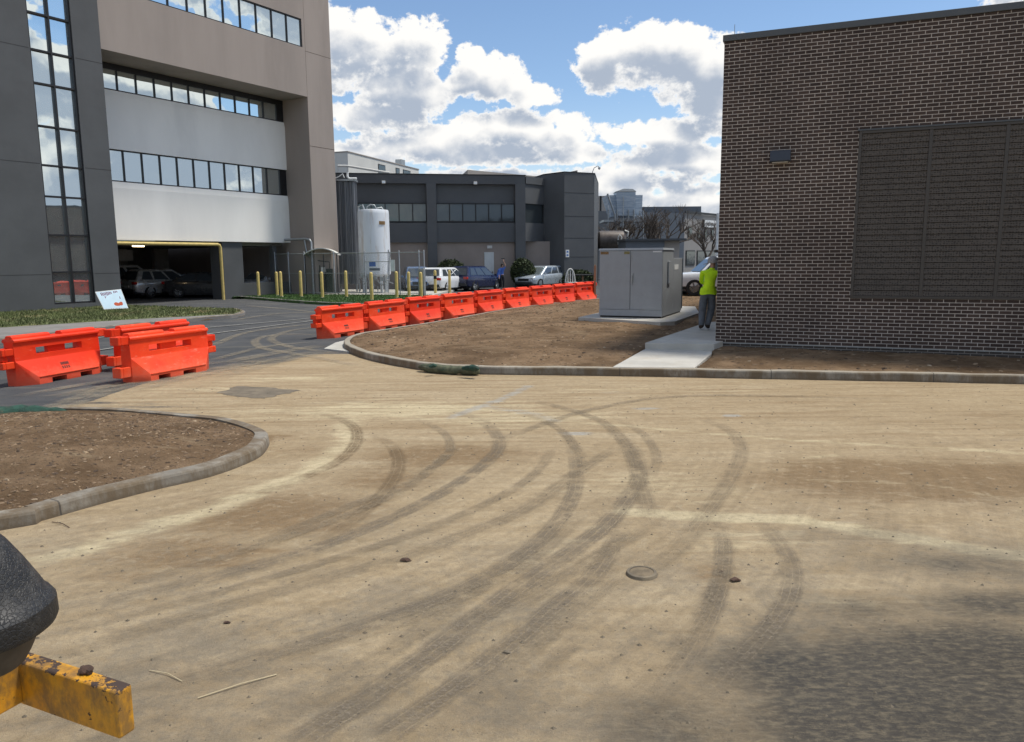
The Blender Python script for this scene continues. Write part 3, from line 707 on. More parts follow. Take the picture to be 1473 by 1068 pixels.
# ------------------------------------------------------------------ kerbs and soil
def kerb(path, wd, ht, mat='kerb', name='kerb', side=1, z0=-.02):
    n = len(path); prof = [(0, z0), (.012, ht - .03), (.022, ht - .01), (.04, ht), (wd, ht), (wd, z0)]
    V, F, U = [], [], []; L = 0
    for i, p in enumerate(path):
        d = (path[min(i + 1, n - 1)] - path[max(i - 1, 0)]).normalized(); s_ = Vector((-d.y, d.x, 0)) * side
        if i: L += (p - path[i - 1]).length
        jit = .006 * math.sin(L * 3.1) + .004 * math.sin(L * 7.7)
        for k, (a, z) in enumerate(prof): V.append((p.x + s_.x * (a + jit), p.y + s_.y * (a + jit), z + (jit * .6 if z > 0 else 0))); U.append((L, k / 6))
    m_ = len(prof)
    for i in range(n - 1):
        for k in range(m_ - 1): F.append((i * m_ + k, i * m_ + k + 1, (i + 1) * m_ + k + 1, (i + 1) * m_ + k))
    F += [tuple(range(m_)), tuple(reversed(range((n - 1) * m_, n * m_)))]
    me = bpy.data.meshes.new(name); me.from_pydata(V, [], F)
    uv = me.uv_layers.new(name='UVMap'); uv.data.foreach_set('uv', [c_ for l in me.loops for c_ in U[l.vertex_index]])
    bm = bmesh.new(); bm.from_mesh(me); bmesh.ops.recalc_face_normals(bm, faces=bm.faces); bm.to_mesh(me); bm.free()
    me.materials.append(MT[mat]); o_ = bpy.data.objects.new(name, me); COL.objects.link(o_); return struct(o_)
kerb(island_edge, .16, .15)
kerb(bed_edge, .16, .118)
# gutter apron at the island's nose
mb = MB(); ap = [ground(*p) for p in [(466, 503.5), (482, 495), (506, 489), (500, 496), (496, 500), (503, 508), (488, 506)]]
mb.prism([(p.x, p.y) for p in ap], -.02, .034); struct(mb.build('gutter_apron', 'concrete', bevel=.01))

def lump(x, y, s=1.0):
    return (np.sin(x * 1.7 * s + .6 * np.sin(y * 1.3 * s)) * np.sin(y * 1.9 * s + 1.1) * .5 + np.sin(x * 5.1 * s + 2 + np.sin(y * 3.1 * s)) * np.sin(y * 4.7 * s + x) * .3 + np.sin(x * 13.7 * s + y * 4) * np.sin(y * 12.1 * s - x * 3) * .2)
def soil_h(kind, X, Y):
    if kind == 0:
        d = edge_dist(island_edge, X, Y); return .125 + .12 * sstep(d, .1, 2.5) + .05 * sstep(d, 1.5, 6) * (lump(X, Y, .5)) + .018 * sstep(d, .15, .6) * lump(X, Y, 2.2)
    d = edge_dist(bed_edge, X, Y); return .096 + .15 * sstep(d, .1, 1.6) + .02 * sstep(d, .15, .5) * lump(X, Y, 2.5)
path_poly = [ground(*p) for p in [(881, 528, .158), (999, 529, .158), (1024, 508, .235), (1024, 498, .235), (944, 497, .235), (926, 503, .235)]]
def soil(kind, poly, path, st, name):
    x0, x1 = min(p.x for p in poly), max(p.x for p in poly); y0, y1 = min(p.y for p in poly), max(p.y for p in poly)
    X, Y = np.meshgrid(np.arange(x0, x1, st), np.arange(y0, y1, st))
    ok = inside(poly, X, Y) & (edge_dist(path, X, Y) > .05)
    Z = soil_h(kind, X, Y)
    if kind == 0:
        Z = np.where(inside(path_poly, X, Y), np.minimum(Z, .10), Z)
    q = ok[:-1, :-1] & ok[1:, :-1] & ok[:-1, 1:] & ok[1:, 1:]
    ii = np.arange(X.size).reshape(X.shape)
    f = np.stack([ii[:-1, :-1], ii[:-1, 1:], ii[1:, 1:], ii[1:, :-1]], -1)[q]
    used = np.unique(f); re = -np.ones(X.size, int); re[used] = np.arange(len(used))
    me = bpy.data.meshes.new(name); me.from_pydata(np.stack([X, Y, Z], -1).reshape(-1, 3)[used].tolist(), [], re[f].tolist())
    me.polygons.foreach_set('use_smooth', [True] * len(me.polygons)); me.materials.append(MT['soil'])
    o_ = bpy.data.objects.new(name, me); COL.objects.link(o_); return struct(o_)
soil(0, island_poly, island_edge, .09, 'soil_bed')
soil(1, bed_poly, bed_edge, .045, 'soil_bed')

# straw, chips and clods strewn over the soil
m, g, b, o = new_mat('straw_and_chips'); MT['chips'] = m
at = g.n('ShaderNodeAttribute', attribute_name='tone').outputs['Fac']
rmp = g.n('ShaderNodeValToRGB'); g.put(rmp.inputs[0], at)
for i, (p_, c_) in enumerate([(0, (.06, .04, .027)), (.45, (.17, .115, .07)), (.8, (.29, .205, .125)), (1, (.46, .38, .28))]):
    e_ = rmp.color_ramp.elements[i] if i < 2 else rmp.color_ramp.elements.new(p_); e_.position = p_; e_.color = (*c_, 1)
g.put(b.inputs['Base Color'], rmp.outputs[0]); b.inputs['Roughness'].default_value = .95
def chips(kind, poly, path, n, big, box, name):
    x = rng.uniform(box[0], box[1], n * 3); y = rng.uniform(box[2], box[3], n * 3)
    ok = inside(poly, x, y) & (edge_dist(path, x, y) > .18) & ~inside(path_poly, x, y); x, y = x[ok][:n], y[ok][:n]; k = len(x)
    z = soil_h(kind, x, y); a = rng.uniform(0, 6.28, k); ln = big * rng.uniform(.3, 1.0, k) ** 2; wd = ln * rng.uniform(.12, .7, k); h = wd * rng.uniform(.3, .8, k)
    tone = np.clip(rng.beta(1.6, 2.2, k), 0, 1); cl = tone > .86; wd = np.where(cl, ln * .3, wd)
    base = np.array([(-1, -1, -.25), (1, -1, -.25), (1, 1, -.25), (-1, 1, -.25), (-.6, -.5, 1), (.7, -.5, .8), (.5, .6, 1), (-.6, .5, .7)])
    V = np.empty((k, 8, 3)); jx = base[None] * np.stack([ln, wd, h], -1)[:, None] * .5 * rng.uniform(.7, 1.3, (k, 8, 1))
    ca, sa = np.cos(a)[:, None], np.sin(a)[:, None]
    V[..., 0] = x[:, None] + jx[..., 0] * ca - jx[..., 1] * sa; V[..., 1] = y[:, None] + jx[..., 0] * sa + jx[..., 1] * ca; V[..., 2] = z[:, None] + jx[..., 2] + .002
    fb = np.array([(4, 5, 6, 7), (0, 1, 5, 4), (1, 2, 6, 5), (2, 3, 7, 6), (3, 0, 4, 7)])
    F = (fb[None] + (np.arange(k) * 8)[:, None, None]).reshape(-1, 4)
    me = bpy.data.meshes.new(name); me.from_pydata(V.reshape(-1, 3).tolist(), [], F.tolist())
    at = me.attributes.new('tone', 'FLOAT', 'POINT'); at.data.foreach_set('value', np.repeat(tone, 8).astype(np.float32))
    me.materials.append(MT['chips']); o_ = bpy.data.objects.new(name, me); COL.objects.link(o_)
    return o_
tag(chips(0, island_poly, island_edge, 14000, .10, (-5, 14, 12, 36), 'soil_litter'), 'clods, straw and chips strewn over the brown soil by the brick wall', 'soil litter', kind='stuff')
tag(chips(1, bed_poly, bed_edge, 9000, .06, (-9, -2, 4.5, 10), 'soil_litter'), 'straw bits and clods strewn over the kerbed soil bed at left', 'soil litter', kind='stuff')
# grit on the road
k = 6500; x = rng.uniform(-6, 8, k); y = 2.6 + 10 * rng.uniform(0, 1, k) ** 1.4
ok = ~inside(bed_poly, x, y) & ~inside(island_poly, x, y); x, y = x[ok], y[ok]; mb = MB()
for i in range(len(x)):
    r = .003 + .011 * random.random() ** 5; a = random.random() * 6.28
    mb.add([(x[i] + r * math.cos(a + t) * (1.4 if t else 1), y[i] + r * math.sin(a + t), -.001) for t in (0, 1.6, 3.2, 4.7)] + [(x[i], y[i], r * .9)], [(0, 1, 4), (1, 2, 4), (2, 3, 4), (3, 0, 4)])
tag(mb.build('road_grit', 'patch'), 'small stones and grit scattered over the dusty road', 'grit', kind='stuff')

# ------------------------------------------------------------------ utility building of dark brick
WALL_RZ = rad(-22); CORNER = Vector((4.29, 15.87, 0))
T = thing('brick_building', 'dark brown brick building with pale mortar and a metal coping, at right', 'building', CORNER, WALL_RZ)
mb = MB(); LV0, LV1, LZ0, LZ1 = 2.55, 7.42, 1.28, 4.45
mb.box(0, LV0, 0, .3, -.1, 6.34); mb.box(LV0, LV1, 0, .3, -.1, LZ0); mb.box(LV0, LV1, 0, .3, LZ1, 6.34); mb.box(LV1, 15, 0, .3, -.1, 6.34)
mb.box(0, .3, .3, 21, -.1, 6.34); mb.box(14.7, 15, .3, 21, -.1, 6.34); mb.box(.3, 14.7, 20.7, 21, -.1, 6.34); mb.box(.3, 14.7, .3, 20.7, 5.9, 6.2)
mb.build('wall', 'brick', T)
mb = MB(); mb.box(-.03, 15.03, -.03, .36, 6.343, 6.465); mb.box(-.03, .36, .36, 21.03, 6.343, 6.465); mb.build('coping', 'coping', T, bevel=.008)
mb = MB(); mb.box(-.006, 15.006, -.008, -.001, .315, .328); mb.build('flashing', 'galv', T)
mb = MB()   # louvre backing and frame
mb.box(LV0, LV1, .16, .2, LZ0, LZ1); mb.build('louver_backing', 'black_metal', T)
mb = MB(); mb.box(LV0, LV0 + .05, -.02, .16, LZ0, LZ1); mb.box(LV1 - .05, LV1, -.02, .16, LZ0, LZ1); mb.box(LV0 + .05, LV1 - .05, -.02, .16, LZ1 - .05, LZ1); mb.box(LV0 + .05, LV1 - .05, -.02, .16, LZ0, LZ0 + .05)
for k in (1, 2, 3): mb.box(LV0 + 1.217 * k - .03, LV0 + 1.217 * k + .03, -.012, .16, LZ0 + .05, LZ1 - .05)
fr = mb.build('louver_frame', 'bronze', T, bevel=.004)
mb = MB(); mb.box(LV0 - .03, LV1 + .03, -.035, -.003, LZ1 + .002, LZ1 + .03); mb.build('drip_edge', 'coping', fr)
for k in range(4):
    mb = MB(); a, bb = LV0 + 1.217 * k + (.03 if k else .05), LV0 + 1.217 * (k + 1) - (.03 if k < 3 else .05); nS = 29; hh = (LZ1 - LZ0 - .1) / nS
    for i in range(nS):
        z = LZ0 + .05 + hh * i
        mb.extrude([(.05, z + .002), (.002, z + .002), (-.003, z + .009), (.008, z + hh - .006), (.05, z + hh - .003)], a, bb)
    mb.build('louver_panel', 'louvre', fr)
T2 = thing('wall_lamp', 'dark slate box lamp fixed high on the brick wall', 'lamp', CORNER + Matrix.Rotation(WALL_RZ, 3, 'Z') @ Vector((1.15, 0, 4.05)), WALL_RZ)
mb = MB(); mb.extrude([(-.004, -.1), (-.004, .11), (-.10, .12), (-.20, .10), (-.21, -.09), (-.19, -.11)], -.19, .19); mb.build('housing', 'lamp_slate', T2, bevel=.008)
mb = MB(); mb.box(-.15, .15, -.17, -.05, -.118, -.108); mb.build('lens', 'plate', T2)
mb = MB(); mb.tube([(.16, .25, 6.46), (.16, .25, 6.72)], .006, 6); o_ = mb.build('lightning_rod', 'galv'); o_.location = CORNER; o_.rotation_euler = (0, 0, WALL_RZ); tag(o_, 'thin metal rod standing on the brick building\'s roof corner', 'lightning rod')
mb = MB(); mb.box(-.14, -.005, .5, 1.5, 2.2, 2.26); o_ = mb.build('door_hood', 'dark_frame', T)

# ------------------------------------------------------------------ office building
OFF = Vector((-19.79, 32.57, 0)); ORZ = math.atan2(.851, .5255)
T = thing('office_building', 'tall grey and beige office building with white bands and mirrored windows', 'building', OFF, ORZ)
TOP = 19.0
mb = MB()
mb.box(-14, .17, -.04, 6, -.2, TOP); mb.box(1.97, 3.2, -.04, 6, -.2, TOP); mb.box(.17, 1.97, -.04, 6, -.2, .33)
mb.build('tower_wall', 'dark_stucco', T)
mb = MB()
for z in (1.62, 6.23, 10.84, 15.4):
    mb.box(-14, .12, -.043, -.0405, z - .012, z + .012); mb.box(2.02, 3.2, -.043, -.0405, z - .012, z + .012)
each(mb, 'wall_joint', 'joint', T)
mb = MB(); mb.box(.17, 1.97, .16, .2, .33, TOP); gl = None
f = MB(); f.box(.17, .235, .02, .16, .33, TOP); f.box(1.90, 1.97, .02, .16, .33, TOP); f.box(1.04, 1.105, .03, .16, .33, TOP)
for z in (.37, 1.71, 3.29, 4.91, 6.2, 7.8, 9.52, 10.85, 12.31, 14.0, 15.5, 17.0):
    f.box(.235, 1.04, .035, .157, z - .035, z + .035); f.box(1.105, 1.90, .035, .157, z - .035, z + .035)
fo = f.build('window', 'dark_frame', T); mb.build('pane', 'mirror', fo)
mb = MB()
mb.box(3.2, 17.4, 0, 2.42, 11.49, 14.17); mb.box(3.2, 17.4, 0, 2.42, 15.71, TOP); mb.box(3.2, 3.6, 0, 2.42, 14.17, 15.71); mb.box(15.2, 17.4, 0, 2.42, 14.17, 15.71)
mb.box(15.4, 17.4, 0, 2.42, -.2, 11.49)
mb.box(15.7, 17.4, 2.42, 16, -.2, TOP); mb.box(3.2, 15.7, 2.75, 16, 11.49, TOP)
mb.build('wall', 'beige_stucco', T)
mb = MB()
mb.box(17.402, 17.405, 0, 16, 8.73, 8.755); mb.box(15.41, 17.4, -.003, -.0005, 8.73, 8.755); mb.box(15.39, 15.402, -.003, -.0005, 8.76, TOP)
mb.box(15.41, 17.4, -.003, -.0005, 14.0, 14.02); each(mb, 'wall_joint', 'rust', T)
for (z0, z1) in ((3.2, 5.68), (7.5, 9.95)):
    mb = MB(); mb.extrude([(2.0, z0), (2.0, z1), (2.05, z1 + .3), (2.75, z1 + .3), (2.75, z0)], 3.2, 15.395); mb.build('white_band', 'white_stucco', T)
def ribbon_window(x0, x1, y, z0, z1, npan, parent, glass='mirror', fw=.05):
    f = MB(); f.box(x0, x1, y - .05, y + .07, z0, z0 + fw); f.box(x0, x1, y - .05, y + .07, z1 - fw, z1)
    for k in range(npan + 1):
        x = x0 + (x1 - x0) * k / npan; w_ = fw * .5
        a, c_ = max(x - w_, x0), min(x + w_, x1); f.box(a, c_, y - .047, y + .067, z0 + fw, z1 - fw)
    fo = f.build('window', 'dark_frame', parent)
    p = MB(); p.box(x0 + fw * .3, x1 - fw * .3, y + .02, y + .04, z0 + fw * .5, z1 - fw * .5); p.build('pane', glass, fo); return fo
ribbon_window(3.2, 14.9, 2.10, 5.985, 7.495, 12, T); ribbon_window(3.2, 14.9, 2.10, 10.255, 11.25, 12, T)
mb = MB(); mb.box(3.2, 15.39, 2.06, 2.74, 11.255, 11.485); mb.build('window_head', 'dark_frame', T)
mb = MB(); mb.box(14.905, 15.39, 2.08, 2.7, 5.985, 7.495); mb.box(14.905, 15.39, 2.08, 2.7, 10.255, 11.25); each(mb, 'window_jamb', 'dark_frame', T)
ribbon_window(3.61, 15.19, .08, 14.175, 15.705, 11, T)
# parking level
mb = MB(); mb.box(3.2, 15.4, 2.76, 16, 3.0, 3.19); mb.box(3.2, 30, 16, 16.3, -.2, 3.2); mb.box(-2, 3.19, 6.01, 16, -.2, 3.2)
each(mb, 'parking_wall', 'interior', T)
mb = MB(); mb.box(10.55, 11.9, 2.12, 3.2, -.2, 3.198); mb.box(11.9, 15.39, 2.12, 2.4, -.2, .86); mb.box(6.2, 6.8, 13, 13.6, 0, 3.0); mb.box(9.4, 10.1, 13.4, 14, 0, 3.0); mb.box(14.0, 14.4, 7, 7.4, 0, 3.0); mb.box(14.4, 14.7, 2.5, 2.8, .87, 3.0)
each(mb, 'parking_column', 'dark_stucco', T)
mb = MB(); mb.box(11.4, 12.3, 14, 14.3, 0, 3.0); mb.box(13.6, 14.6, 13, 13.3, 0, 3.0); mb.box(9.0, 10.2, 10, 10.1, 2.2, 2.85); each(mb, 'interior_pier', 'interior_light', T)
mb = MB(); mb.box(6.9, 7.5, 4.6, 4.72, 2.93, 2.985); mb.build('tube_lamp', 'lit', T)
mb = MB(); mb.tube([(10.22, 1.85, -.1), (10.22, 1.85, 2.86), (10.17, 1.85, 2.98), (10.05, 1.85, 3.03), (3.25, 1.85, 3.03)], .085, 10)
o_ = mb.build('clearance_bar', 'yellow_post', smooth=50); o_.location = OFF; o_.rotation_euler = (0, 0, ORZ); tag(o_, 'bent yellow steel clearance bar framing the parking entrance', 'clearance bar')
mb = MB(); a0 = 15.0; pv = [(a0 - .7, 1.9, 3.32), (15.15, 1.3, 3.32)]
mb.tube([(14.9, 1.95, 3.36), (15.2, .5, 3.40), (15.25, .2, 3.34), (15.28, .12, 3.2), (15.28, .12, .1)], .07, 8); mb.tube([(15.16, .55, 3.33), (15.2, .45, 2.6), (15.27, .2, 2.3)], .05, 8)
o_ = mb.build('vent_pipe', 'galv', smooth=50); o_.location = OFF; o_.rotation_euler = (0, 0, ORZ); tag(o_, 'bent grey vent pipe rising beside the beige column', 'pipe')

# lawn, pavement and kerb below the tower
lawn = [ground(*p) for p in [(-60, 484), (0, 477), (100, 470.5), (200, 464), (290, 459), (336, 456.5), (349, 452), (335, 449)]]
fl = Matrix.Rotation(ORZ, 3, 'Z')
lawn_poly = lawn + [OFF + fl @ Vector((3.4, -.5, 0)), OFF + fl @ Vector((3.2, -.05, 0)), OFF + fl @ Vector((-6, -.05, 0))]
walk_edge = spline([ground(-80, 506), ground(0, 494.5), ground(100, 482), ground(200, 470.5), ground(300, 461), ground(340, 457.3), ground(353, 452.5), ground(340, 447.5)], .3)
mb = MB(); mb.prism([(p.x, p.y) for p in walk_edge] + [(p.x, p.y) for p in reversed(lawn[:6])], -.02, .118); struct(mb.build('pavement', 'pavement'))
kerb(walk_edge, .15, .13)
mb = MB(); mb.prism([(p.x, p.y) for p in lawn_poly], -.02, .128); struct(mb.build('lawn_soil', 'grass_dry'))
def grass(poly, n, hgt, z, mat, name, label):
    x0, x1 = min(p.x for p in poly), max(p.x for p in poly); y0, y1 = min(p.y for p in poly), max(p.y for p in poly)
    x = rng.uniform(x0, x1, n * 3); y = rng.uniform(y0, y1, n * 3); ok = inside(poly, x, y); x, y = x[ok][:n], y[ok][:n]; k = len(x)
    a = rng.uniform(0, 6.28, k); h = hgt * rng.uniform(.4, 1.2, k); w_ = .02; le = rng.normal(0, .35, (k, 2)) * h[:, None]
    V = np.empty((k, 3, 3)); V[:, 0] = np.stack([x - w_ * np.cos(a), y - w_ * np.sin(a), np.full(k, z)], -1); V[:, 1] = np.stack([x + w_ * np.cos(a), y + w_ * np.sin(a), np.full(k, z)], -1)
    V[:, 2] = np.stack([x + le[:, 0], y + le[:, 1], z + h], -1)
    me = bpy.data.meshes.new(name); me.from_pydata(V.reshape(-1, 3).tolist(), [], np.arange(k * 3).reshape(-1, 3).tolist()); me.materials.append(MT[mat])
    o_ = bpy.data.objects.new(name, me); COL.objects.link(o_); return tag(o_, label, 'grass', kind='stuff')
grass(lawn_poly, 14000, .09, .125, 'grass_dry', 'grass', 'patchy green and straw coloured grass below the grey tower')
yard_edge = spline([ground(322, 428.5), ground(360, 431), ground(440, 437.5), ground(520, 441), ground(575, 440.5), ground(606, 437), ground(622, 428)], .3)
fa, fb = Vector((-13.89, 45.96, 0)), Vector((-4.77, 42.57, 0))
yard = [p.copy() for p in yard_edge] + [fb + Vector((.3, .4, 0)), fa, OFF + fl @ Vector((12, 1.9, 0)), OFF + fl @ Vector((10.9, 1.9, 0))]
mb = MB(); mb.prism([(p.x, p.y) for p in yard], -.02, .12); struct(mb.build('verge_soil', 'grass_dark'))
kerb(yard_edge, .15, .14, 'pavement')
grass(yard, 9000, .08, .118, 'grass_dark', 'grass', 'dark green grass verge in front of the yellow bollards')
mb = MB(); mb.prism([(p.x, p.y) for p in [fa, fb + Vector((.3, .4, 0)), fb + Vector((1, 8, 0)), fa + Vector((1, 7, 0))]], -.02, .13); struct(mb.build('yard_slab', 'concrete'))

# banner sign on the lawn
T = thing('banner_sign', 'white and blue yard banner with an orange picture leaning in the grass below the tower', 'sign', ground(166, 446.5, .12), rad(42))
mb = MB()
bl_, br_ = Vector((-.44, -.02, .05)), Vector((.52, .05, .05)); tl_, tr_ = Vector((-.66, .22, .78)), Vector((.36, .29, .86))
def bq(u, v_, o_=0.0):
    p = (bl_ * (1 - u) + br_ * u) * (1 - v_) + (tl_ * (1 - u) + tr_ * u) * v_
    nn = (br_ - bl_).cross(tl_ - bl_).normalized(); return p + nn * o_
mb.panel([bq(0, 0), bq(1, 0), bq(1, 1), bq(0, 1)], .012); mb.build('board', 'white_paint', T)
mb = MB(); mb.panel([bq(.025, .035, .0125), bq(.975, .035, .0125), bq(.975, .965, .0125), bq(.025, .965, .0125)], .003); face = mb.build('print', 'banner', T)
mb = MB(); random.seed(3)
for row, u0, u1, n in ((.84, .16, .60, 8), (.84, .66, .84, 3), (.60, .26, .86, 11)):
    for k in range(n):
        u = u0 + (u1 - u0) * k / n; w_ = (u1 - u0) / n * .62; h_ = .085 + .03 * random.random()
        mb.panel([bq(u, row - h_, .016), bq(u + w_, row - h_ * random.uniform(.7, 1), .016), bq(u + w_, row + h_ * random.uniform(.4, 1), .016), bq(u, row + h_, .016)], .002)
each(mb, 'lettering', 'ink_purple', face)
mb = MB()
for cx_, cy_, rx, ry in ((.59, .25, .10, .095), (.76, .25, .09, .085), (.55, .32, .05, .05), (.80, .31, .05, .05), (.66, .21, .06, .06)):
    mb.panel([bq(cx_ + rx * math.cos(t), cy_ + ry * math.sin(t), .016 + rx * .02) for t in np.linspace(0, 6.28, 15)[:-1]], .002)
mb.build('picture', 'pumpkin', face)
mb = MB(); mb.tube([bq(.15, 0, -.02), bq(.15, .8, -.02)], .012, 6); mb.tube([bq(.85, 0, -.02), bq(.85, .8, -.02)], .012, 6); mb.tube([bq(.15, .05, -.02), (-.4, .0, -.05)], .012, 6); mb.tube([bq(.85, .05, -.02), (.4, .06, -.05)], .012, 6); each(mb, 'stake', 'black_metal', T)

# ------------------------------------------------------------------ plastic barriers
def make_barrier():
    T = thing('traffic_barrier', '', 'barrier')
    HL = .83; up = [(-.115, .40), (-.10, .72), (-.135, .735), (-.135, .765), (-.11, .79), (.11, .79), (.135, .765), (.135, .735), (.10, .72), (.115, .40)]
    mb = MB()
    base = [(-.83, -.09), (-.58, -.29), (.62, -.29), (.83, -.12), (.83, .12), (.62, .29), (-.58, .29), (-.83, .09)]
    mb.hull([(x, y, .0) for x, y in base] + [(x, y, .13) for x, y in base] + [(-.83, -.115, .42), (.83, -.115, .42), (.83, .115, .42), (-.83, .115, .42)])
    bo = mb.build('body', 'orange', T)
    m2 = MB(); m2.extrude(up, -HL, HL); u_ = m2.build('cut', 'orange')
    md = bo.modifiers.new('join', 'BOOLEAN'); md.operation = 'UNION'; md.object = u_; md.solver = 'EXACT'; baked(bo); bpy.data.objects.remove(u_)
    cs = []
    def c_(x0, x1, y0, y1, z0, z1):
        q = MB(); q.box(x0, x1, y0, y1, z0, z1); cs.append(q.build('cut', 'orange'))
    c_(-.44, .46, -.4, -.045, .50, .615); c_(-.44, .46, .045, .4, .50, .615)
    c_(-.441, -.16, -.5, .5, .501, .614); c_(.17, .461, -.5, .5, .501, .614)
    c_(-.34, -.06, -.5, .5, -.1, .085); c_(.22, .46, -.5, .5, -.1, .085)
    cut(bo, cs)
    md = bo.modifiers.new('bevel', 'BEVEL'); md.width = .014; md.segments = 2; md.limit_method = 'ANGLE'; md.angle_limit = rad(30); baked(bo)
    bo.data.polygons.foreach_set('use_smooth', [True] * len(bo.data.polygons)); bo.data.set_sharp_from_angle(angle=rad(35))
    mb = MB()
    for a, b_ in ((-.82, -.12), (.10, .80)):
        mb.extrude([(-.085, .786), (-.075, .825), (-.05, .845), (.05, .845), (.075, .825), (.085, .786)], a, b_)
    each(mb, 'ridge', 'orange', T, bevel=.012)
    mb = MB()                                   # toe lip along both flares
    for s in (-1, 1): mb.box(-.57, .61, *sorted((s * .278, s * .302)), .118, .140)
    each(mb, 'lip', 'orange', T, bevel=.006)
    for (x0, x1, z0, z1) in ((-1.03, -.825, .30, .42), (-1.03, -.825, .52, .64)):          # left hinge knuckles
        mb = MB(); mb.box(x0, x0 + .055, -.10, .10, z0, z1); mb.box(x0 + .055, x1, -.10, -.05, z0, z1); mb.box(x0 + .055, x1, .05, .10, z0, z1); mb.build('hinge', 'orange', T, bevel=.014)
    mb = MB(); mb.box(-1.0, -.90, -.06, .06, .425, .515); mb.build('hinge_pin', 'orange', T, bevel=.02)
    for z0, z1 in ((.10, .28), (.655, .80)):                                               # right hinge knuckles
        mb = MB(); mb.box(.975, 1.03, -.10, .10, z0, z1); mb.box(.825, .975, -.10, -.05, z0, z1); mb.box(.825, .975, .05, .10, z0, z1); mb.build('hinge', 'orange', T, bevel=.014)
    mb = MB(); random.seed(5)                   # worn stamp on the flare, on both sides
    for s in (-1, 1):
        def fl_(u, v_):
            t = .22 + v_ * .34; y = -.29 + (.29 - .115) * t; z = .13 + (.42 - .13) * t
            return Vector((u * -s, s * -1 * -y if s > 0 else y, z)) + Vector((0, s * .0035, .002))
        for row, n in ((1.0, 6), (.35, 4)):
            for k in range(n):
                u = -.08 + .16 * k / n; w_ = .018
                mb.panel([fl_(u, row - .3), fl_(u + w_, row - .3), fl_(u + w_, row + .12), fl_(u, row + .12)], .0015)
    each(mb, 'stamp_mark', 'stump', T)
    return T
BAR = make_barrier()
def place_barrier(first, c, ang, label, group):
    o_ = BAR if first else copy_tree(BAR)
    o_.location = c; o_.rotation_euler = (0, 0, ang); o_['label'] = label; o_['group'] = group
    return o_
def mid(a, b_): return (Vector(a) + Vector(b_)) / 2
r0_, r1_ = Vector((-5.0, 20.75, 0)), Vector((4.75, 37.6, 0)); rd = (r1_ - r0_).normalized(); NB = 9
row_lbl = ['orange barrier at the near end of the long row, beside the pale gutter apron', 'second orange barrier from the near end of the long row', 'third orange barrier from the near end of the long row',
           'fourth orange barrier of the row, in front of the white parked car', 'middle orange barrier of the row, in front of the navy car', 'orange barrier of the row in front of the person in blue', 'orange barrier of the row left of the pale grey crossover\'s front',
           'orange barrier of the row in front of the pale grey crossover', 'orange barrier at the far end of the row, partly hidden by the grey cabinet']
pts9 = [ground(*p) for p in [(466, 489), (534, 478.5), (592.5, 469), (642.5, 461.5), (690, 454.8), (730, 449.2), (768, 444.6), (801, 440.6), (832, 437), (862, 433.6)]]
nrm_ = Vector((-.49, .87, 0))
for i in range(9):
    a, b_ = pts9[i], pts9[i + 1]; d_ = (b_ - a).normalized(); off = Vector((-d_.y, d_.x, 0)) * .27
    c = (a + b_) / 2 + off
    o_ = place_barrier(i == 0, (c.x, c.y, 0), math.atan2(d_.y, d_.x), row_lbl[i], 'orange barriers in the row behind the soil island')
    o_.scale = ((b_ - a).length / 1.93, 1, 1.03 + .016 * i)
dA = Vector((.30, 1.6, 0)).normalized()
cA = mid((-8.5, 13.05, 0), (-8.06, 14.66, 0)); place_barrier(False, (cA.x - .10, cA.y - .06, 0), math.atan2(1.6, .43), 'leftmost of the three orange barriers on the dark asphalt', 'orange barriers on the asphalt')
cB = mid((-6.66, 13.3, 0), (-6.03, 14.8, 0)); place_barrier(False, (cB.x - .1, cB.y + .02, 0), math.atan2(1.5, .58) + math.pi, 'front right of the three orange barriers on the asphalt, nearest the open tan road', 'orange barriers on the asphalt')
cC = mid((-7.62, 14.8, 0), (-7.05, 16.4, 0)); place_barrier(False, (cC.x - .1, cC.y + .05, 0), math.atan2(1.6, .52) + math.pi, 'orange barrier mostly hidden behind another, middle of the three on the asphalt', 'orange barriers on the asphalt')

# ------------------------------------------------------------------ switchgear cabinet on its pad
pz_ = .33
pad = [ground(*p, pz_) for p in [(831.8, 456.6), (950, 463.5), (970.7, 462.5), (1006, 450), (1000, 441), (905, 440)]]
mb = MB(); mb.prism([(p.x, p.y) for p in pad], .05, pz_); o_ = struct(mb.build('cabinet_pad', 'pad_concrete', bevel=.012))
T = thing('switchgear_cabinet', 'big grey steel electrical cabinet with two doors on a concrete pad', 'electrical cabinet', ground(861.5, 456.2, pz_), rad(-24))
CW, CHT, CD = 1.93, 2.06, 1.45
mb = MB(); mb.box(.03, CW - .03, .03, CD + 1.3, 0, .05); mb.build('plinth', 'black_metal', T)
mb = MB(); mb.box(0, CW, .03, CD, .05, CHT - .06); mb.build('body', 'cab_grey', T, bevel=.006)
mb = MB(); mb.hull([(x, y, CHT - .06) for x in (-.02, CW + .02) for y in (-.02, CD + .02)] + [(x, y, CHT + .0) for x in (0, CW) for y in (0, CD)]); mb.build('roof', 'cab_grey', T)
mb = MB(); mb.box(0, CW, 0, .03, .05, .235); mb.build('kick_panel', 'cab_grey', T, bevel=.004)
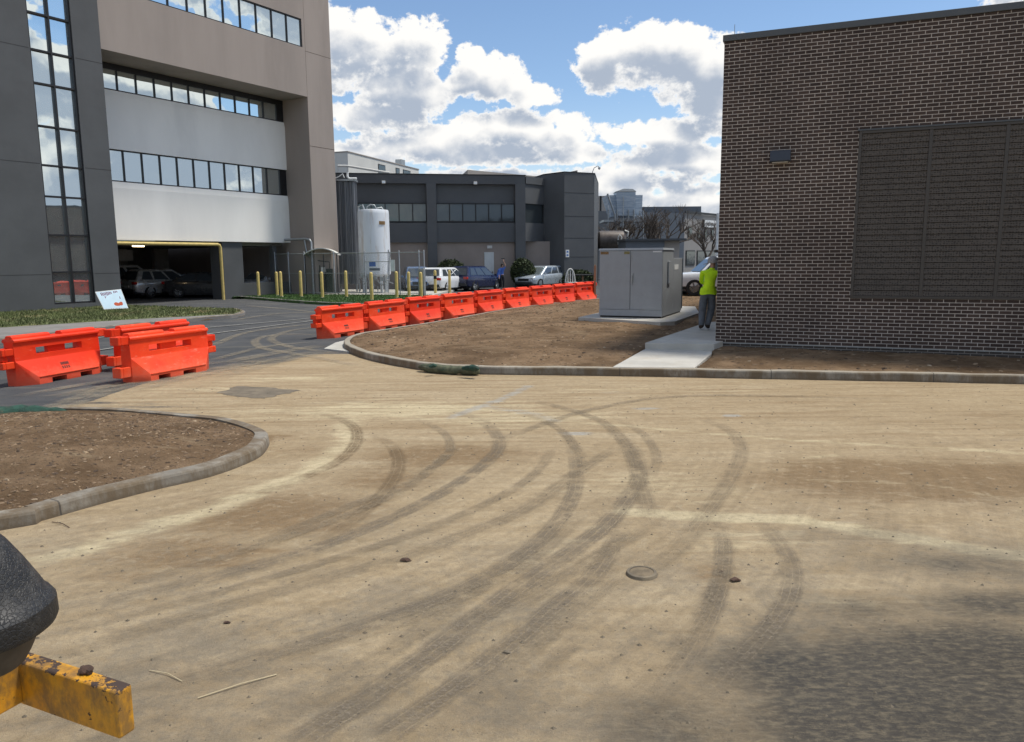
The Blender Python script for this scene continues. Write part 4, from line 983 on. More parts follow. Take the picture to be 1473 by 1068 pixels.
for a, b_ in ((.01, .955), (.975, CW - .01)):
    mb = MB(); mb.box(a, b_, -.005, .03, .245, CHT - .075); dr = mb.build('door', 'cab_grey', T, bevel=.005)
    if a > .5:
        mb = MB(); mb.box(a + .02, a + .075, -.035, -.007, 1.10, 1.32); mb.box(a + .035, a + .06, -.05, -.035, .98, 1.24); mb.build('handle', 'galv', dr, bevel=.004)
        mb = MB(); mb.box(a + .008, a + .03, -.02, -.007, 1.66, 1.94); mb.build('hinge_strip', 'galv', dr)
        mb = MB(); mb.box(a + .66, a + .92, -.01, -.0065, 1.93, 1.97); mb.build('name_label', 'white_paint', dr)
    else:
        mb = MB(); mb.box(a + .03, a + .28, -.01, -.0065, 1.885, 1.965); mb.build('warning_label', 'label_brown', dr)
        mb = MB(); mb.box(a + .76, a + .925, -.01, -.0065, 1.885, 1.965); mb.build('warning_label', 'olive_label', dr)
mb = MB(); mb.box(.08, CW - .0, CD + .005, CD + 1.35, .05, CHT - .30); mb.build('rear_section', 'cab_grey', T, bevel=.008)
mb = MB(); mb.box(CW + .002, CW + .05, .62, .95, 1.0, 1.66); mb.build('side_panel', 'cab_grey', T, bevel=.006)
mb = MB(); mb.box(CW + .003, CW + .006, CD + .15, CD + .75, 1.40, 1.56); mb.build('side_label', 'white_paint', T)
mb = MB(); mb.box(CW - .05, CW + .02, CD + 1.36, CD + 1.40, .12, CHT - .32); mb.build('rear_door', 'slate_wall', T)

# concrete path up to the brick building's side door
def slab(pts, th, name):
    mb = MB(); n = len(pts); top = [Vector(p) for p in pts]; bot = [p - Vector((0, 0, th)) for p in top]
    mb.add(bot + top, [tuple(reversed(range(n))), tuple(range(n, 2 * n))] + [(i, (i + 1) % n, n + (i + 1) % n, n + i) for i in range(n)])
    return struct(mb.build(name, 'pad_concrete', bevel=.01))
slab([ground(x, y, .36) for x, y in [(927.7, 493.5), (1027.5, 495), (1040, 491), (1043, 462), (1016, 464)]], .3, 'concrete_landing')
slab([ground(881, 528, .158), ground(999, 529, .158), ground(1024, 508, .235), ground(1024, 500, .235), ground(944, 499, .235), ground(926, 503, .235)], .2, 'concrete_path')

# ------------------------------------------------------------------ silt socks
def sock(pts, rs, name, mat, label, group=None):
    mb = MB(); mb.tube(pts, rs, 12); o_ = mb.build(name, mat, smooth=60)
    md = o_.modifiers.new('s', 'SUBSURF'); md.levels = md.render_levels = 2
    tx = bpy.data.textures.new('lumps', 'CLOUDS'); tx.noise_scale = .09
    md = o_.modifiers.new('d', 'DISPLACE'); md.texture = tx; md.strength = .05; md.mid_level = .5; md.texture_coords = 'GLOBAL'
    return tag(o_, label, 'silt sock', group)
k0 = [ground(*p) for p in [(603, 533.5), (622, 536), (650, 538.3), (672, 539.3), (690, 540)]]
pts = [p + Vector((0, -.055, .085)) for p in k0]
sock([pts[0], pts[0].lerp(pts[1], .4), pts[1], pts[2], pts[3], pts[3].lerp(pts[4], .6), pts[4]], [.03, .085, .09, .082, .075, .09, .055], 'silt_sock', 'silt', 'muddy green netted silt sock lying against the kerb of the soil island')
pts = [ground(628, 529, .15) + Vector((-.14, -.06, .02)), ground(628, 529, .15) + Vector((-.05, -.02, .05)), ground(628, 529, .15) + Vector((.02, .03, .02))]
sock(pts, [.03, .05, .02], 'net_bundle', 'net_green', 'small knotted flap of green netting on top of the muddy silt sock')
pts = [ground(668, 531, .15) + Vector((-.06, -.03, .01)), ground(680, 532, .15) + Vector((0, -.02, .05)), ground(690, 533, .15) + Vector((0, -.06, .02))]
sock(pts, [.02, .075, .04], 'net_bundle', 'net_green', 'loose green netting bunched at the right end of the silt sock')
pts = [Vector((-9.2, 9.35, .08)), Vector((-7.4, 9.32, .10))] + [ground(x, y, .06) for x, y in [(0, 598), (30, 595.5), (70, 594.5), (110, 595)]]
sock(pts, [.11, .12, .12, .13, .10, .03], 'silt_sock', 'net_green', 'green netted silt sock behind the soil bed at left')

# ------------------------------------------------------------------ road castings and litter
T = thing('valve_cover', 'round rusty valve cover set flush in the tan road', 'valve cover', ground(923, 826.5))
mb = MB(); mb.lathe([(.107, .0), (.100, .019), (.096, .0215), (.082, .0215), (.082, .010)], 28, caps=False); mb.build('ring', 'patch', T, smooth=30)
mb = MB(); mb.lathe([(.081, .010), (.08, .0185), (.02, .0205), (.001, .0205)], 28, caps=False); mb.build('lid', 'manhole', T, smooth=30)
def clod(px, py, s, name, mat, label, squash=.55):
    mb = MB(); p = ground(px, py); pts = []
    for k in range(26):
        v_ = Vector((random.gauss(0, 1), random.gauss(0, 1), random.gauss(0, 1))).normalized() * s * random.uniform(.6, 1.1)
        pts.append((p.x + v_.x * 1.5, p.y + v_.y, max(v_.z * squash + s * squash * .6, 0)))
    mb.hull(pts); return tag(mb.build(name, mat), label, name.replace('_', ' '))
clod(1057, 836, .03, 'mud_clod', 'rust', 'dark clod of mud on the road right of the valve cover')
clod(1038, 824, .015, 'mud_clod', 'rust', 'tiny dark mud clod just left of the larger clod by the valve cover')
clod(584, 807, .03, 'mud_clod', 'rust', 'flat brown mud clod on the road left of the tyre tracks')
clod(728, 940, .018, 'mud_clod', 'patch', 'small brown clod between two tyre tracks in the foreground')
clod(326, 897, .016, 'mud_clod', 'rust', 'small dark clod on the road near the yellow beam')
def twig(a, b_, r, label, mat='rail_wood'):
    p, q = ground(*a), ground(*b_); mb = MB(); mb.tube([p + Vector((0, 0, .006)), p.lerp(q, .5) + Vector((.01, .01, .012)), q + Vector((0, 0, .006))], r, 6); tag(mb.build('twig', mat), label, 'twig')
twig((215, 966), (262, 982), .0025, 'pale straw stalk lying on the road behind the yellow beam', 'grass_straw')
twig((285, 1006), (398, 972), .003, 'long pale stalk lying on the road right of the yellow beam', 'grass_straw')
twig((75, 752), (100, 760), .003, 'dark twig in the gutter of the left soil bed', 'rust')
twig((984, 519), (986, 526), .006, 'thin dark stick beside the concrete path', 'rust')

# ------------------------------------------------------------------ yellow machine, its frame reaching in at lower left
zb = 1.21
pa, pb = ground(22, 950, zb), ground(166, 997, zb); bd = (pb - pa); bl_len = bd.length; bang = math.atan2(bd.y, bd.x)
T = thing('yellow_machine', 'chipped yellow steel machine frame with a grained black plastic hood in the near corner', 'machine', (pa.x, pa.y, 0), bang)
mb = MB(); mb.box(-1.25, bl_len, 0, .040, zb - .108, zb); mb.build('beam', 'chipped', T, bevel=.006, seg=3)
pq = Matrix.Rotation(-bang, 3, 'Z') @ (ground(0, 961, zb) - pa); pq = pq.normalized() * .5; pn2 = Vector((-pq.y, pq.x, 0)).normalized() * .012
mb = MB(); mb.hexa([(q.x, q.y, z) for z in (zb - .100, zb - .006) for q in (Vector((.004, -.003, 0)), pq + Vector((.004, -.003, 0)), pq + pn2, pn2)]); mb.build('cross_plate', 'chipped', T, bevel=.003)
mb = MB(); mb.box(-1.33, -1.25, -.25, .25, .0, zb + .3); mb.build('upright', 'chipped', T, bevel=.008)
mb = MB(); mb.box(-2.3, -1.34, -.5, .5, .35, 1.0); mb.build('counterweight', 'chipped', T, bevel=.03)
for y in (-.45, .45):
    mb = MB(); mb.lathe([(.18, -.1), (.30, -.09), (.32, -.05), (.32, .05), (.30, .09), (.18, .1)], 24, (-1.85, y, .32), 'y'); mb.build('wheel', 'rubber', T, smooth=40)
mb = MB(); mb.lathe([(.012, 0), (.016, .006), (.011, .012), (.004, .014)], 10, (bl_len * .60, .03, zb)); mb.tube([(bl_len * .6 - .012, .03, zb + .008), (bl_len * .6 + .02, .026, zb + .006)], .006, 6); mb.build('bolt', 'rust', T, smooth=40)
# hood: stacked rounded sections, wide lip, narrower pan below
hc = ground(-30, 930, zb)
inv = Matrix.Rotation(-bang, 3, 'Z')
HD = 1.42
hoodc = at_depth(-68, 850, HD)
hl = inv @ (hoodc - Vector((pa.x, pa.y, 0)))
def zrow(py): return at_depth(20, py, HD).z
def half(px): return (px + 68) / FOC * HD
def ring(hw, hd, z, n=48, e=2.35):
    r = []
    for k in range(n):
        a = 2 * math.pi * k / n; ca, sa = math.cos(a), math.sin(a); s_ = (abs(ca) ** e + abs(sa) ** e) ** (-1 / e)
        q = Vector((ca * s_ * hw, sa * s_ * hd, 0)); q = inv @ q
        r.append((hl.x + q.x, hl.y + q.y, z))
    return r
mb = MB(); rg = []
for py, px in ((752, -40), (754, -8), (760, 6), (772, 17), (800, 36), (830, 54), (848, 64), (852, 70), (860, 76), (884, 77), (892, 73), (894, 60)):
    rg.append(ring(half(px - 9), half(px - 9) * .8, zrow(py + 16)))
mb.loft(rg); mb.build('hood', 'grain', T, smooth=28)
mb = MB(); mb.loft([ring(half(48), half(48) * .76, zrow(906)), ring(half(42), half(42) * .76, zrow(918)), ring(half(28), half(28) * .76, zrow(945)), ring(half(20), half(20) * .7, zrow(958))]); mb.build('pan', 'plastic_dull', T, smooth=28)

# ------------------------------------------------------------------ grey office wing at the back
GRZ = rad(10.6); G0 = Vector((-12.6, 54.3, 0))
T = thing('grey_office_wing', 'two storey charcoal office wing with a ribbon of windows and a dark stair tower', 'building', G0, GRZ)
ca_, sa_ = math.cos(GRZ), math.sin(GRZ)
def gx(px, Y=None):
    """distance along the wing's front of a sight line"""
    d = RT * ((px - CX) / FOC) + FW; t = d.x / d.y
    return (t * G0.y - G0.x) / (ca_ - t * sa_)
xa, xp0, xp1, xq0, xq1 = -6.0, gx(619.6), gx(633), gx(743), gx(757)
RF = 8.12
mb = MB()
mb.box(xa, xq1, .35, 14, 3.4, RF - .62); mb.box(xa, xq1, .0, 14, RF - .62, RF)
mb.box(xp0, xp1, -.06, .345, -.1, RF - .62); mb.box(xq0, xq1, -.06, .345, -.1, RF - .62)
for (a, b_) in ((xa, xp0), (xp1, xq0)): mb.box(a, b_, .12, .345, 3.35, 4.75)
mb.build('wall', 'grey_panel', T)
mb = MB(); mb.box(xa - .05, xq1 + .05, -.05, .3, RF + .003, RF + .06); mb.build('coping', 'dark_frame', T)
mb = MB(); mb.box(xa, xp0, .36, .7, -.1, 3.4); mb.box(xp1, xq0, .36, .7, -.1, 3.4); mb.box(xq1 + .003, xq1 + 3.4, .9, 1.2, -.1, 3.4); each(mb, 'lower_wall', 'taupe', T)
ribbon_window(xa, xp0 - .02, .26, 4.8, 6.15, 13, T, 'tint_glass', .07); ribbon_window(xp1 + .02, xq0 - .02, .26, 4.8, 6.15, 6, T, 'tint_glass', .07)
# return bay and stair tower
R_ = inv2 = Matrix.Rotation(-GRZ, 3, 'Z')
def gl(v_): return R_ @ (Vector(v_) - G0)
tl3, tc3, tr3, bk3 = gl((2.52, 58.6, 0)), gl((3.97, 57.0, 0)), gl((6.3, 58.2, 0)), gl((7.5, 66, 0))
mb = MB(); e0 = Vector((xq1, 0.03, 0)); e1 = Vector((tl3.x, tl3.y, 0))
def bay(z0, z1, off): 
    dn = (e1 - e0).normalized(); nn = Vector((dn.y, -dn.x, 0)) * off
    p0, p1 = e0 + nn, e1 + nn; mb.prism([(p0.x, p0.y), (p1.x, p1.y), (p1.x + .2, p1.y + .8), (p0.x, p0.y + 1.2)], z0, z1)
bay(3.4, 4.75, 0); bay(6.15, RF - .55, 0); bay(RF - .55, RF - .03, .08); each(mb, 'bay_wall', 'grey_panel', T)
mb = MB(); bay(4.75, 6.15, -.14); mb.build('bay_window', 'tint_glass', T)
mb = MB(); mb.prism([(tc3.x, tc3.y), (tr3.x, tr3.y), (bk3.x, bk3.y), (tl3.x - 1, tl3.y + 8), (tl3.x, tl3.y)], -.1, 8.36)
st = mb.build('stair_tower', 'grey_panel', T)
mb = MB(); mb.prism([(tc3.x, tc3.y - .04), (tr3.x + .05, tr3.y), (bk3.x, bk3.y), (tl3.x - 1, tl3.y + 8), (tl3.x - .04, tl3.y)], 8.363, 8.42); mb.build('coping', 'dark_frame', st)
mb = MB(); d1_ = (tr3 - tc3); n1_ = Vector((d1_.y, -d1_.x, 0)).normalized() * .004
d2_ = (tl3 - tc3); n2_ = Vector((-d2_.y, d2_.x, 0)).normalized() * .004
for z in (2.2, 3.6, 5.2, 6.9):
    mb.panel([tc3 + n1_ + Vector((0, 0, z)), tr3 + n1_ + Vector((0, 0, z)), tr3 + n1_ + Vector((0, 0, z + .03)), tc3 + n1_ + Vector((0, 0, z + .03))], .003)
each(mb, 'wall_joint', 'joint', st)
# upper roof behind
mb = MB(); mb.prism([(gx(690) , 5), (gx(815) + .5, 9.5), (tr3.x - .2, tr3.y + 4), (gx(815), 16), (gx(690), 14)], RF + .1, RF + .95); mb.build('upper_roof', 'tan_wall', T)
mb = MB(); xd0, xd1 = gx(697.5), gx(711); mb.box(xd0 + .12, xd1 + .12, .30, .357, 0, 2.62); dr = mb.build('door', 'door_white', T, bevel=.01)
mb = MB(); mb.box(xd1 - .02, xd1 + .04, .27, .30, 1.1, 1.2); mb.build('handle', 'dark_frame', dr)
mb = MB(); mb.box(xd0 + .35, xd1 + .0, .28, .356, 2.9, 3.1); mb.build('door_lamp', 'plate', T)
def flood(px, z, label, y=-.03):
    x = gx(px); v_ = G0 + Matrix.Rotation(GRZ, 3, 'Z') @ Vector((x, y, z)); t = thing('flood_lamp', label, 'lamp', v_, GRZ, 'flood lamps on the wing')
    mb = MB(); mb.box(-.13, .13, -.16, -.0, -.1, .1); mb.build('housing', 'plate', t, bevel=.02); mb = MB(); mb.box(-.1, .1, -.175, -.163, -.07, .07); mb.build('lens', 'clear_lamp', t)
flood(560.5, 7.55, 'small white flood lamp above the white tank on the charcoal wing'); flood(687.5, 7.55, 'small white flood lamp over the middle of the charcoal wing\'s parapet')
v_ = at_depth(853.5, 250, 58.2)
T = thing('camera_mast', 'thin bent camera mast on the stair tower\'s roof corner', 'camera mast', (v_.x - .05, 58.3, 8.42))
mb = MB(); mb.tube([(0, 0, -.6), (.0, 0, .1), (.12, 0, .38), (.38, 0, .52), (.5, 0, .46)], .03, 6); mb.build('mast', 'galv', T, smooth=50)
mb = MB(); mb.lathe([(.02, .1), (.1, .08), (.1, 0), (.05, -.08), (.01, -.1)], 12, (.5, 0, .34)); mb.build('camera_dome', 'clear_lamp', T, smooth=50)
T = thing('notice_sign', 'small white notice on the stair tower wall', 'sign', G0 + Matrix.Rotation(GRZ, 3, 'Z') @ (tc3 + d1_ * .04 + n1_ * 4 + Vector((0, 0, 2.2))), GRZ + math.atan2(d1_.y, d1_.x))
mb = MB(); mb.box(0, .30, -.02, 0, 0, .55); pn = mb.build('panel', 'white_paint', T); mb = MB()
for z in (.1, .34): mb.box(.07, .23, -.025, -.021, z, z + .12)
each(mb, 'symbol', 'sign_blue', pn)

# ------------------------------------------------------------------ further buildings
v0 = at_depth(485, 222, 84); v1 = at_depth(500, 219, 80); v2 = at_depth(602, 235, 96)
T = thing('white_block', 'pale grey white building block rising behind the charcoal wing', 'building', (v1.x, v1.y, 0), math.atan2(v2.y - v1.y, v2.x - v1.x))
L_ = (Vector((v2.x, v2.y)) - Vector((v1.x, v1.y))).length; zt = v1.z
mb = MB(); mb.box(0, L_, 0, 14, 0, zt); mb.build('wall', 'light_wall', T)
mb = MB(); mb.box(-.05, L_ + .05, -.06, .3, zt + .003, zt + .1); mb.box(-.05, .3, .3, 14, zt + .003, zt + .1); mb.build('coping', 'tan_wall', T)
for (u0, u1, za, zc) in ((.38, .48, .55, 1.75), (.63, .69, .5, 1.9), (.74, .86, .5, 1.9)):
    mb = MB(); mb.box(L_ * u0, L_ * u1, -.03, .0 - .003, zt - zc - .1, zt - za + .1); fo = mb.build('window', 'dark_frame', T)
    mb = MB(); mb.box(L_ * u0 + .1, L_ * u1 - .1, -.05, -.033, zt - zc, zt - za); mb.build('pane', 'tint_glass', fo)
mb = MB(); mb.box(L_ * .84, L_ * .9, 1, 1.8, zt, zt + 1.0); mb.build('vent', 'galv', T)
p0, p1, p2 = at_depth(486, 239, 62), at_depth(500, 241, 62), at_depth(560, 249, 62)
mb = MB(); mb.tube([p0, p1 + Vector((0, 0, .1)), p2], .09, 8); mb.tube([p1 + Vector((0, 0, .1)), Vector((p1.x, p1.y, 8.0))], .06, 8); mb.tube([p2, Vector((p2.x, p2.y, 8.0))], .06, 8); mb.tube([p0, Vector((p0.x, p0.y, 8.0))], .06, 8)
tag(mb.build('roof_pipe', 'light_wall', smooth=50), 'pale pipe running over the charcoal wing\'s roof', 'pipe')

c0 = at_depth(985, 307, 84); e0_ = at_depth(895, 310, 79); e1_ = at_depth(1034, 314, 91)
T = thing('shopfront_building', 'grey two storey building with a white sign, behind the cabinet', 'building', (0, 0, 0))
zt = c0.z
mb = MB(); mb.prism([(e0_.x - 3, e0_.y - .5), (c0.x, c0.y), (c0.x, c0.y + 10), (e0_.x - 3, c0.y + 10)], 0, zt); mb.build('side_wall', 'slate_wall', T)
dr_ = Vector((e1_.x - c0.x, e1_.y - c0.y, 0)).normalized(); nr_ = Vector((dr_.y, -dr_.x, 0))
def sp(u, z, off=0.0): p = Vector((c0.x, c0.y, 0)) + dr_ * u + nr_ * off; return (p.x, p.y, z)
LS = (Vector((e1_.x, e1_.y)) - Vector((c0.x, c0.y))).length
mb = MB(); mb.hexa([sp(.01, 0), sp(LS + 6, 0), sp(LS + 6, 0, -5), sp(.01, 0, -5), sp(.01, zt), sp(LS + 6, zt), sp(LS + 6, zt, -5), sp(.01, zt, -5)]); mb.build('front_wall', 'mid_wall', T)
mb = MB(); mb.panel([sp(-.1, zt + .0, .08), sp(LS + 6, zt + .0, .08), sp(LS + 6, zt + .25, .08), sp(-.1, zt + .25, .08)], .1); mb.build('coping', 'dark_frame', T)
for (u0, u1, z0, z1, gm) in ((.09, .20, .62, .80, 0), (.36, .44, .60, .78, 0), (.56, .63, .60, .78, 0), (.76, .83, .60, .78, 0), (.05, .30, .18, .42, 0), (.36, .95, .02, .42, 0)):
    mb = MB(); mb.panel([sp(LS * u0, zt * z0, .02), sp(LS * u1, zt * z0, .02), sp(LS * u1, zt * z1, .02), sp(LS * u0, zt * z1, .02)], .05); fo = mb.build('window', 'dark_frame', T)
    mb = MB(); e_ = .12; mb.panel([sp(LS * u0 + e_, zt * z0 + e_, .075), sp(LS * u1 - e_, zt * z0 + e_, .075), sp(LS * u1 - e_, zt * z1 - e_, .075), sp(LS * u0 + e_, zt * z1 - e_, .075)], .02); mb.build('pane', 'tint_glass', fo)
mb = MB()
for u0, z in ((0.0, 5.2), (0.0, 3.6)): pass
q0 = at_depth(1009, 316, 86); 
T2 = thing('shop_sign', 'white shop sign with black lettering on the grey building', 'sign', sp(LS * .50, zt * .80, .1), math.atan2(dr_.y, dr_.x))
sw_, sh_ = LS * .38, .80
mb = MB(); mb.box(0, sw_, -.2, -.0, 0, sh_); pn = mb.build('panel', 'white_paint', T2); mb = MB(); mb.box(-.2, -.003, -.2, 0, -.02, sh_ + .02); mb.build('side_cover', 'dark_frame', T2)
def text(body, size, parent, loc, mat, name='lettering', ext=.004):
    cu = bpy.data.curves.new(name, 'FONT'); cu.body = body; cu.size = size; cu.extrude = ext; cu.align_x = 'CENTER'; cu.align_y = 'CENTER'; cu.offset = .012 * size
    t = bpy.data.objects.new(name, cu); COL.objects.link(t); bpy.context.view_layer.update()
    me = bpy.data.meshes.new_from_object(t.evaluated_get(bpy.context.evaluated_depsgraph_get())); bpy.data.objects.remove(t)
    me.materials.clear(); me.materials.append(MT[mat]); o_ = bpy.data.objects.new(name, me); COL.objects.link(o_); o_.parent = parent; o_.location = loc; o_.rotation_euler = (math.pi / 2, 0, 0); return o_
tx = text('makenar', .62, pn, (sw_ / 2, -.21, sh_ * .5), 'black_metal'); tx.scale = (sw_ * .8 / max(tx.dimensions.x, .1), 1, 1)

v_ = at_depth(875, 282, 88); vL = at_depth(852, 278, 88)
T = thing('tan_plant_building', 'tan plant building with a slotted wall beside the stair tower', 'building', (vL.x, 88, 0))
mb = MB(); mb.box(-3, v_.x - vL.x, 0, 8, 6.2, v_.z); mb.build('wall', 'tan_wall', T)
mb = MB(); mb.box(.85, 1.05, -.02, -.002, 7.4, v_.z); mb.build('slot', 'black_metal', T)
mb = MB()
for k in range(5): mb.box(-3, v_.x - vL.x - .1, .3, 8, 2.3 + k * .85, 2.55 + k * .85)
for x in (-.8, .9): mb.box(x, x + .2, 0, .25, 0, 6.2)
mb.build('steel_frame', 'galv', T)
# cooling tower
a_, b2_ = at_depth(873, 282, 74), at_depth(926, 283, 74); cw = b2_.x - a_.x
T = thing('cooling_tower', 'pale blue screened cooling tower raised on steel legs', 'cooling tower', (a_.x, 74, 0))
zt, zb2 = 8.2, 6.1
mb = MB(); mb.hull([(0, .6, zt - .1), (cw, .6, zt - .1), (0, 4, zt - .1), (cw, 4, zt - .1), (.6, .9, zb2), (cw, .9, zb2), (.6, 3.5, zb2), (cw, 3.5, zb2)]); mb.build('screen', 'screen', T)
mb = MB(); mb.hull([(.9, 0, zt + .15), (cw * .78, 0, zt + .15), (.9, 2, zt + .15), (cw * .78, 2, zt + .15), (1.1, .25, zb2 + .05), (cw * .78, .25, zb2 + .05), (1.1, 2, zb2 + .05), (cw * .78, 2, zb2 + .05)]); mb.build('screen', 'screen', T)
mb = MB(); mb.hull([(.8, -.05, zt + .18), (cw * .8, -.05, zt + .18), (1.6, -.05, zt + .45), (cw * .7, -.05, zt + .42), (.8, 2, zt + .18), (cw * .8, 2, zt + .18)]); mb.build('fan_deck', 'light_wall', T)
mb = MB()
for x in (.15, 1.0, 2.1, cw - .9, cw): mb.tube([(x, .1, 0), (x, .1, zb2 + .6)], .07, 6)
mb.tube([(.05, .0, zt), (.75, 0, zb2 + .2), (.95, 0, zb2 - 2)], .10, 6); mb.tube([(1.55, -.2, 0), (1.55, -.2, zt - .3)], .05, 6)
mb.box(-.3, cw + .2, 0, 3.5, zb2 - .55, zb2 - .35); mb.box(-.3, cw + .2, .5, .6, zb2 - 1.2, zb2 - 1.05)
mb.build('frame', 'galv', T, smooth=40)
# horizontal tank on saddles
a_, b2_ = at_depth(857, 346, 66), at_depth(901, 346, 66); tw_ = b2_.x - a_.x
T = thing('horizontal_tank', 'dark brown horizontal tank with a white pipe ring behind the cabinet', 'tank', (a_.x, 66, a_.z))
mb = MB(); mb.lathe([(.1, 0), (.55, .08), (.78, .3), (.8, .5), (.8, tw_ - .5), (.78, tw_ - .3), (.55, tw_ - .08), (.1, tw_)], 20, (0, 0, 0), 'x'); mb.build('shell', 'brown_tank', T, smooth=40)
mb = MB(); zz = -a_.z; mb.box(.5, .75, -.5, .5, zz, -.6); mb.box(tw_ - .75, tw_ - .5, -.5, .5, zz, -.6); each(mb, 'saddle', 'dark_trim', T)
mb = MB(); mb.tube([(tw_ - .8, -.85, -.4), (tw_ - .85, -.95, .2), (tw_ - .7, -.95, .45), (tw_ - .55, -.95, .2), (tw_ - .6, -.9, -.1)], .06, 8); mb.tube([(tw_ + .05, -.2, .3), (tw_ + .1, -.3, .7), (tw_ - .2, -.3, .8)], .07, 8); mb.build('pipe', 'light_wall', T, smooth=50)
# low slate pavilion
a_, b2_ = at_depth(900, 345, 58), at_depth(956, 343, 58)
T = thing('flat_roof_shed', 'low slate blue shed with a flat overhanging roof behind the cabinet', 'shed', (a_.x, 58, 0))
sw2 = b2_.x - a_.x
mb = MB(); mb.box(0, sw2, 0, 4, 0, a_.z - .1); mb.build('wall', 'slate_wall', T); mb = MB(); mb.box(sw2 + .003, sw2 + 1.2, .3, 4, 0, a_.z - .1); mb.build('end_wall', 'tan_wall', T)
mb = MB(); mb.box(-.1, sw2 + 1.6, -.3, 4.2, a_.z - .095, a_.z + .05); mb.build('roof', 'coping', T)
a_ = at_depth(938, 300, 110); mb = MB(); mb.box(0, 9, 0, 6, 0, 9.3); mb.box(-2.0, -.01, .5, 6, 0, 9.6); o_ = mb.build('distant_building', 'slate_wall'); o_.location = (a_.x - 2, 110, 0); tag(o_, 'far blue grey building just showing over the grey roofline', 'building')
mb = MB(); pw = at_depth(1031.5, 362, 62); mb.tube([(pw.x, 62, 0), (pw.x, 62, 5.6)], .13, 10); tag(mb.build('white_post', 'white_paint', smooth=40), 'tall white post at the edge of the brick wall', 'post')

# ------------------------------------------------------------------ gas yard: tank, vaporizer, fence, shelter
TP = at_depth(540, 400, 47.2); TX = TP.x
T = thing('gas_tank', 'tall white rust streaked gas tank standing in the fenced yard', 'tank', (TX, 47.2, .13))
mb = MB(); mb.lathe([(.3, .98), (.85, 1.02), (.95, 1.12), (.97, 1.3), (.95, 4.75), (.93, 4.95), (.90, 5.0), (.5, 5.04), (.1, 5.05)], 32); mb.build('shell', 'tank_white', T, smooth=35)
for a in (.6, 2.2, 3.8, 5.4):
    mb = MB(); mb.box(.75 * math.cos(a) - .08, .75 * math.cos(a) + .08, .75 * math.sin(a) - .08, .75 * math.sin(a) + .08, 0, 1.1); mb.build('leg', 'tank_white', T)
mb = MB(); mb.tube([(-.35, -.3, 4.9), (-.3, -.3, 5.2), (-.1, -.3, 5.32), (.15, -.3, 5.28), (.25, -.3, 5.08), (.55, -.2, 5.15), (.7, -.2, 4.95)], .035, 8); mb.tube([(-.9, -.2, 4.5), (-.85, -.2, 5.2), (-.6, -.2, 5.3), (-.5, -.2, 5.0)], .07, 8)
mb.tube([(.9, -.35, 2.6), (1.0, -.35, 2.3), (.95, -.4, 1.8), (.9, -.5, .6)], .04, 6); each(mb, 'pipe', 'galv', T, smooth=50)
def wrap(a0, a1, z0, z1, r=.985):
    q = MB(); n = 6; rg = [(r * math.cos(a0 + (a1 - a0) * k / n), r * math.sin(a0 + (a1 - a0) * k / n)) for k in range(n + 1)]
    q.add([(x, y, z0) for x, y in rg] + [(x, y, z1) for x, y in rg], [(k, k + 1, n + 2 + k, n + 1 + k) for k in range(n)]); return q
wrap(-1.05, -.62, 4.1, 4.3).build('tank_label', 'label_brown', T); wrap(-1.75, -1.35, 1.6, 1.9).build('tank_sign', 'sign_blue', T); wrap(-1.75, -1.1, 1.35, 1.5).build('tank_sign', 'ink_grey', T)
mb = MB(); random.seed(11)
for k in range(9):
    x = -.8 + k * .22; mb.tube([(x, -.9 - random.random() * .4, .0), (x, -1.0, .4 + random.random() * .8)], .03, 6)
    mb.tube([(x, -1.0, .4 + random.random() * .6), (x + .3, -1.05, .4 + random.random() * .6)], .03, 6)
for k in range(4): mb.cbox((-.6 + k * .4, -1.1, .35 + random.random() * .7), (.2, .15, .22))
mb.build('valve_manifold', 'galv', T)
VP_ = at_depth(501.5, 400, 48.8)
T = thing('vaporizer', 'tall bundle of grey finned vaporizer tubes beside the white tank', 'vaporizer', (VP_.x, 48.8, .13))
for i in range(4):
    for j in range(3):
        x, y = -.51 + i * .34, -.34 + j * .34; mb = MB()
        mb.tube([(x, y, .4), (x, y, 6.95)], .03, 6)
        for k in range(4):
            a = math.pi / 8 + math.pi * k / 4; c_, s_ = math.cos(a) * .155, math.sin(a) * .155; n_ = Vector((-s_, c_, 0)).normalized() * .006
            mb.hexa([(x - c_ - n_.x, y - s_ - n_.y, .5), (x + c_ - n_.x, y + s_ - n_.y, .5), (x + c_ + n_.x, y + s_ + n_.y, .5), (x - c_ + n_.x, y - s_ + n_.y, .5), (x - c_ - n_.x, y - s_ - n_.y, 6.85), (x + c_ - n_.x, y + s_ - n_.y, 6.85), (x + c_ + n_.x, y + s_ + n_.y, 6.85), (x - c_ + n_.x, y - s_ + n_.y, 6.85)])
        mb.build('finned_tube', 'alu_fin', T)
mb = MB()
for x in (-.6, .6):
    for y in (-.45, .45): mb.box(x - .05, x + .05, y - .05, y + .05, 0, .5)
mb.box(-.72, .72, -.52, .52, 6.87, 6.98); mb.build('stand', 'galv', T)
mb = MB(); mb.tube([(-.75, -.5, 6.9), (-.78, -.55, 7.1), (-.4, -.55, 7.05), (-.2, -.55, 7.15), (0, -.55, 7.3), (.1, -.55, 7.05)], .03, 6); mb.tube([(.3, -.5, 7.4), (.28, -.5, 7.12), (.4, -.5, 7.0), (.85, -.5, 7.0)], .07, 8); mb.build('header_pipe', 'white_paint', T, smooth=50)

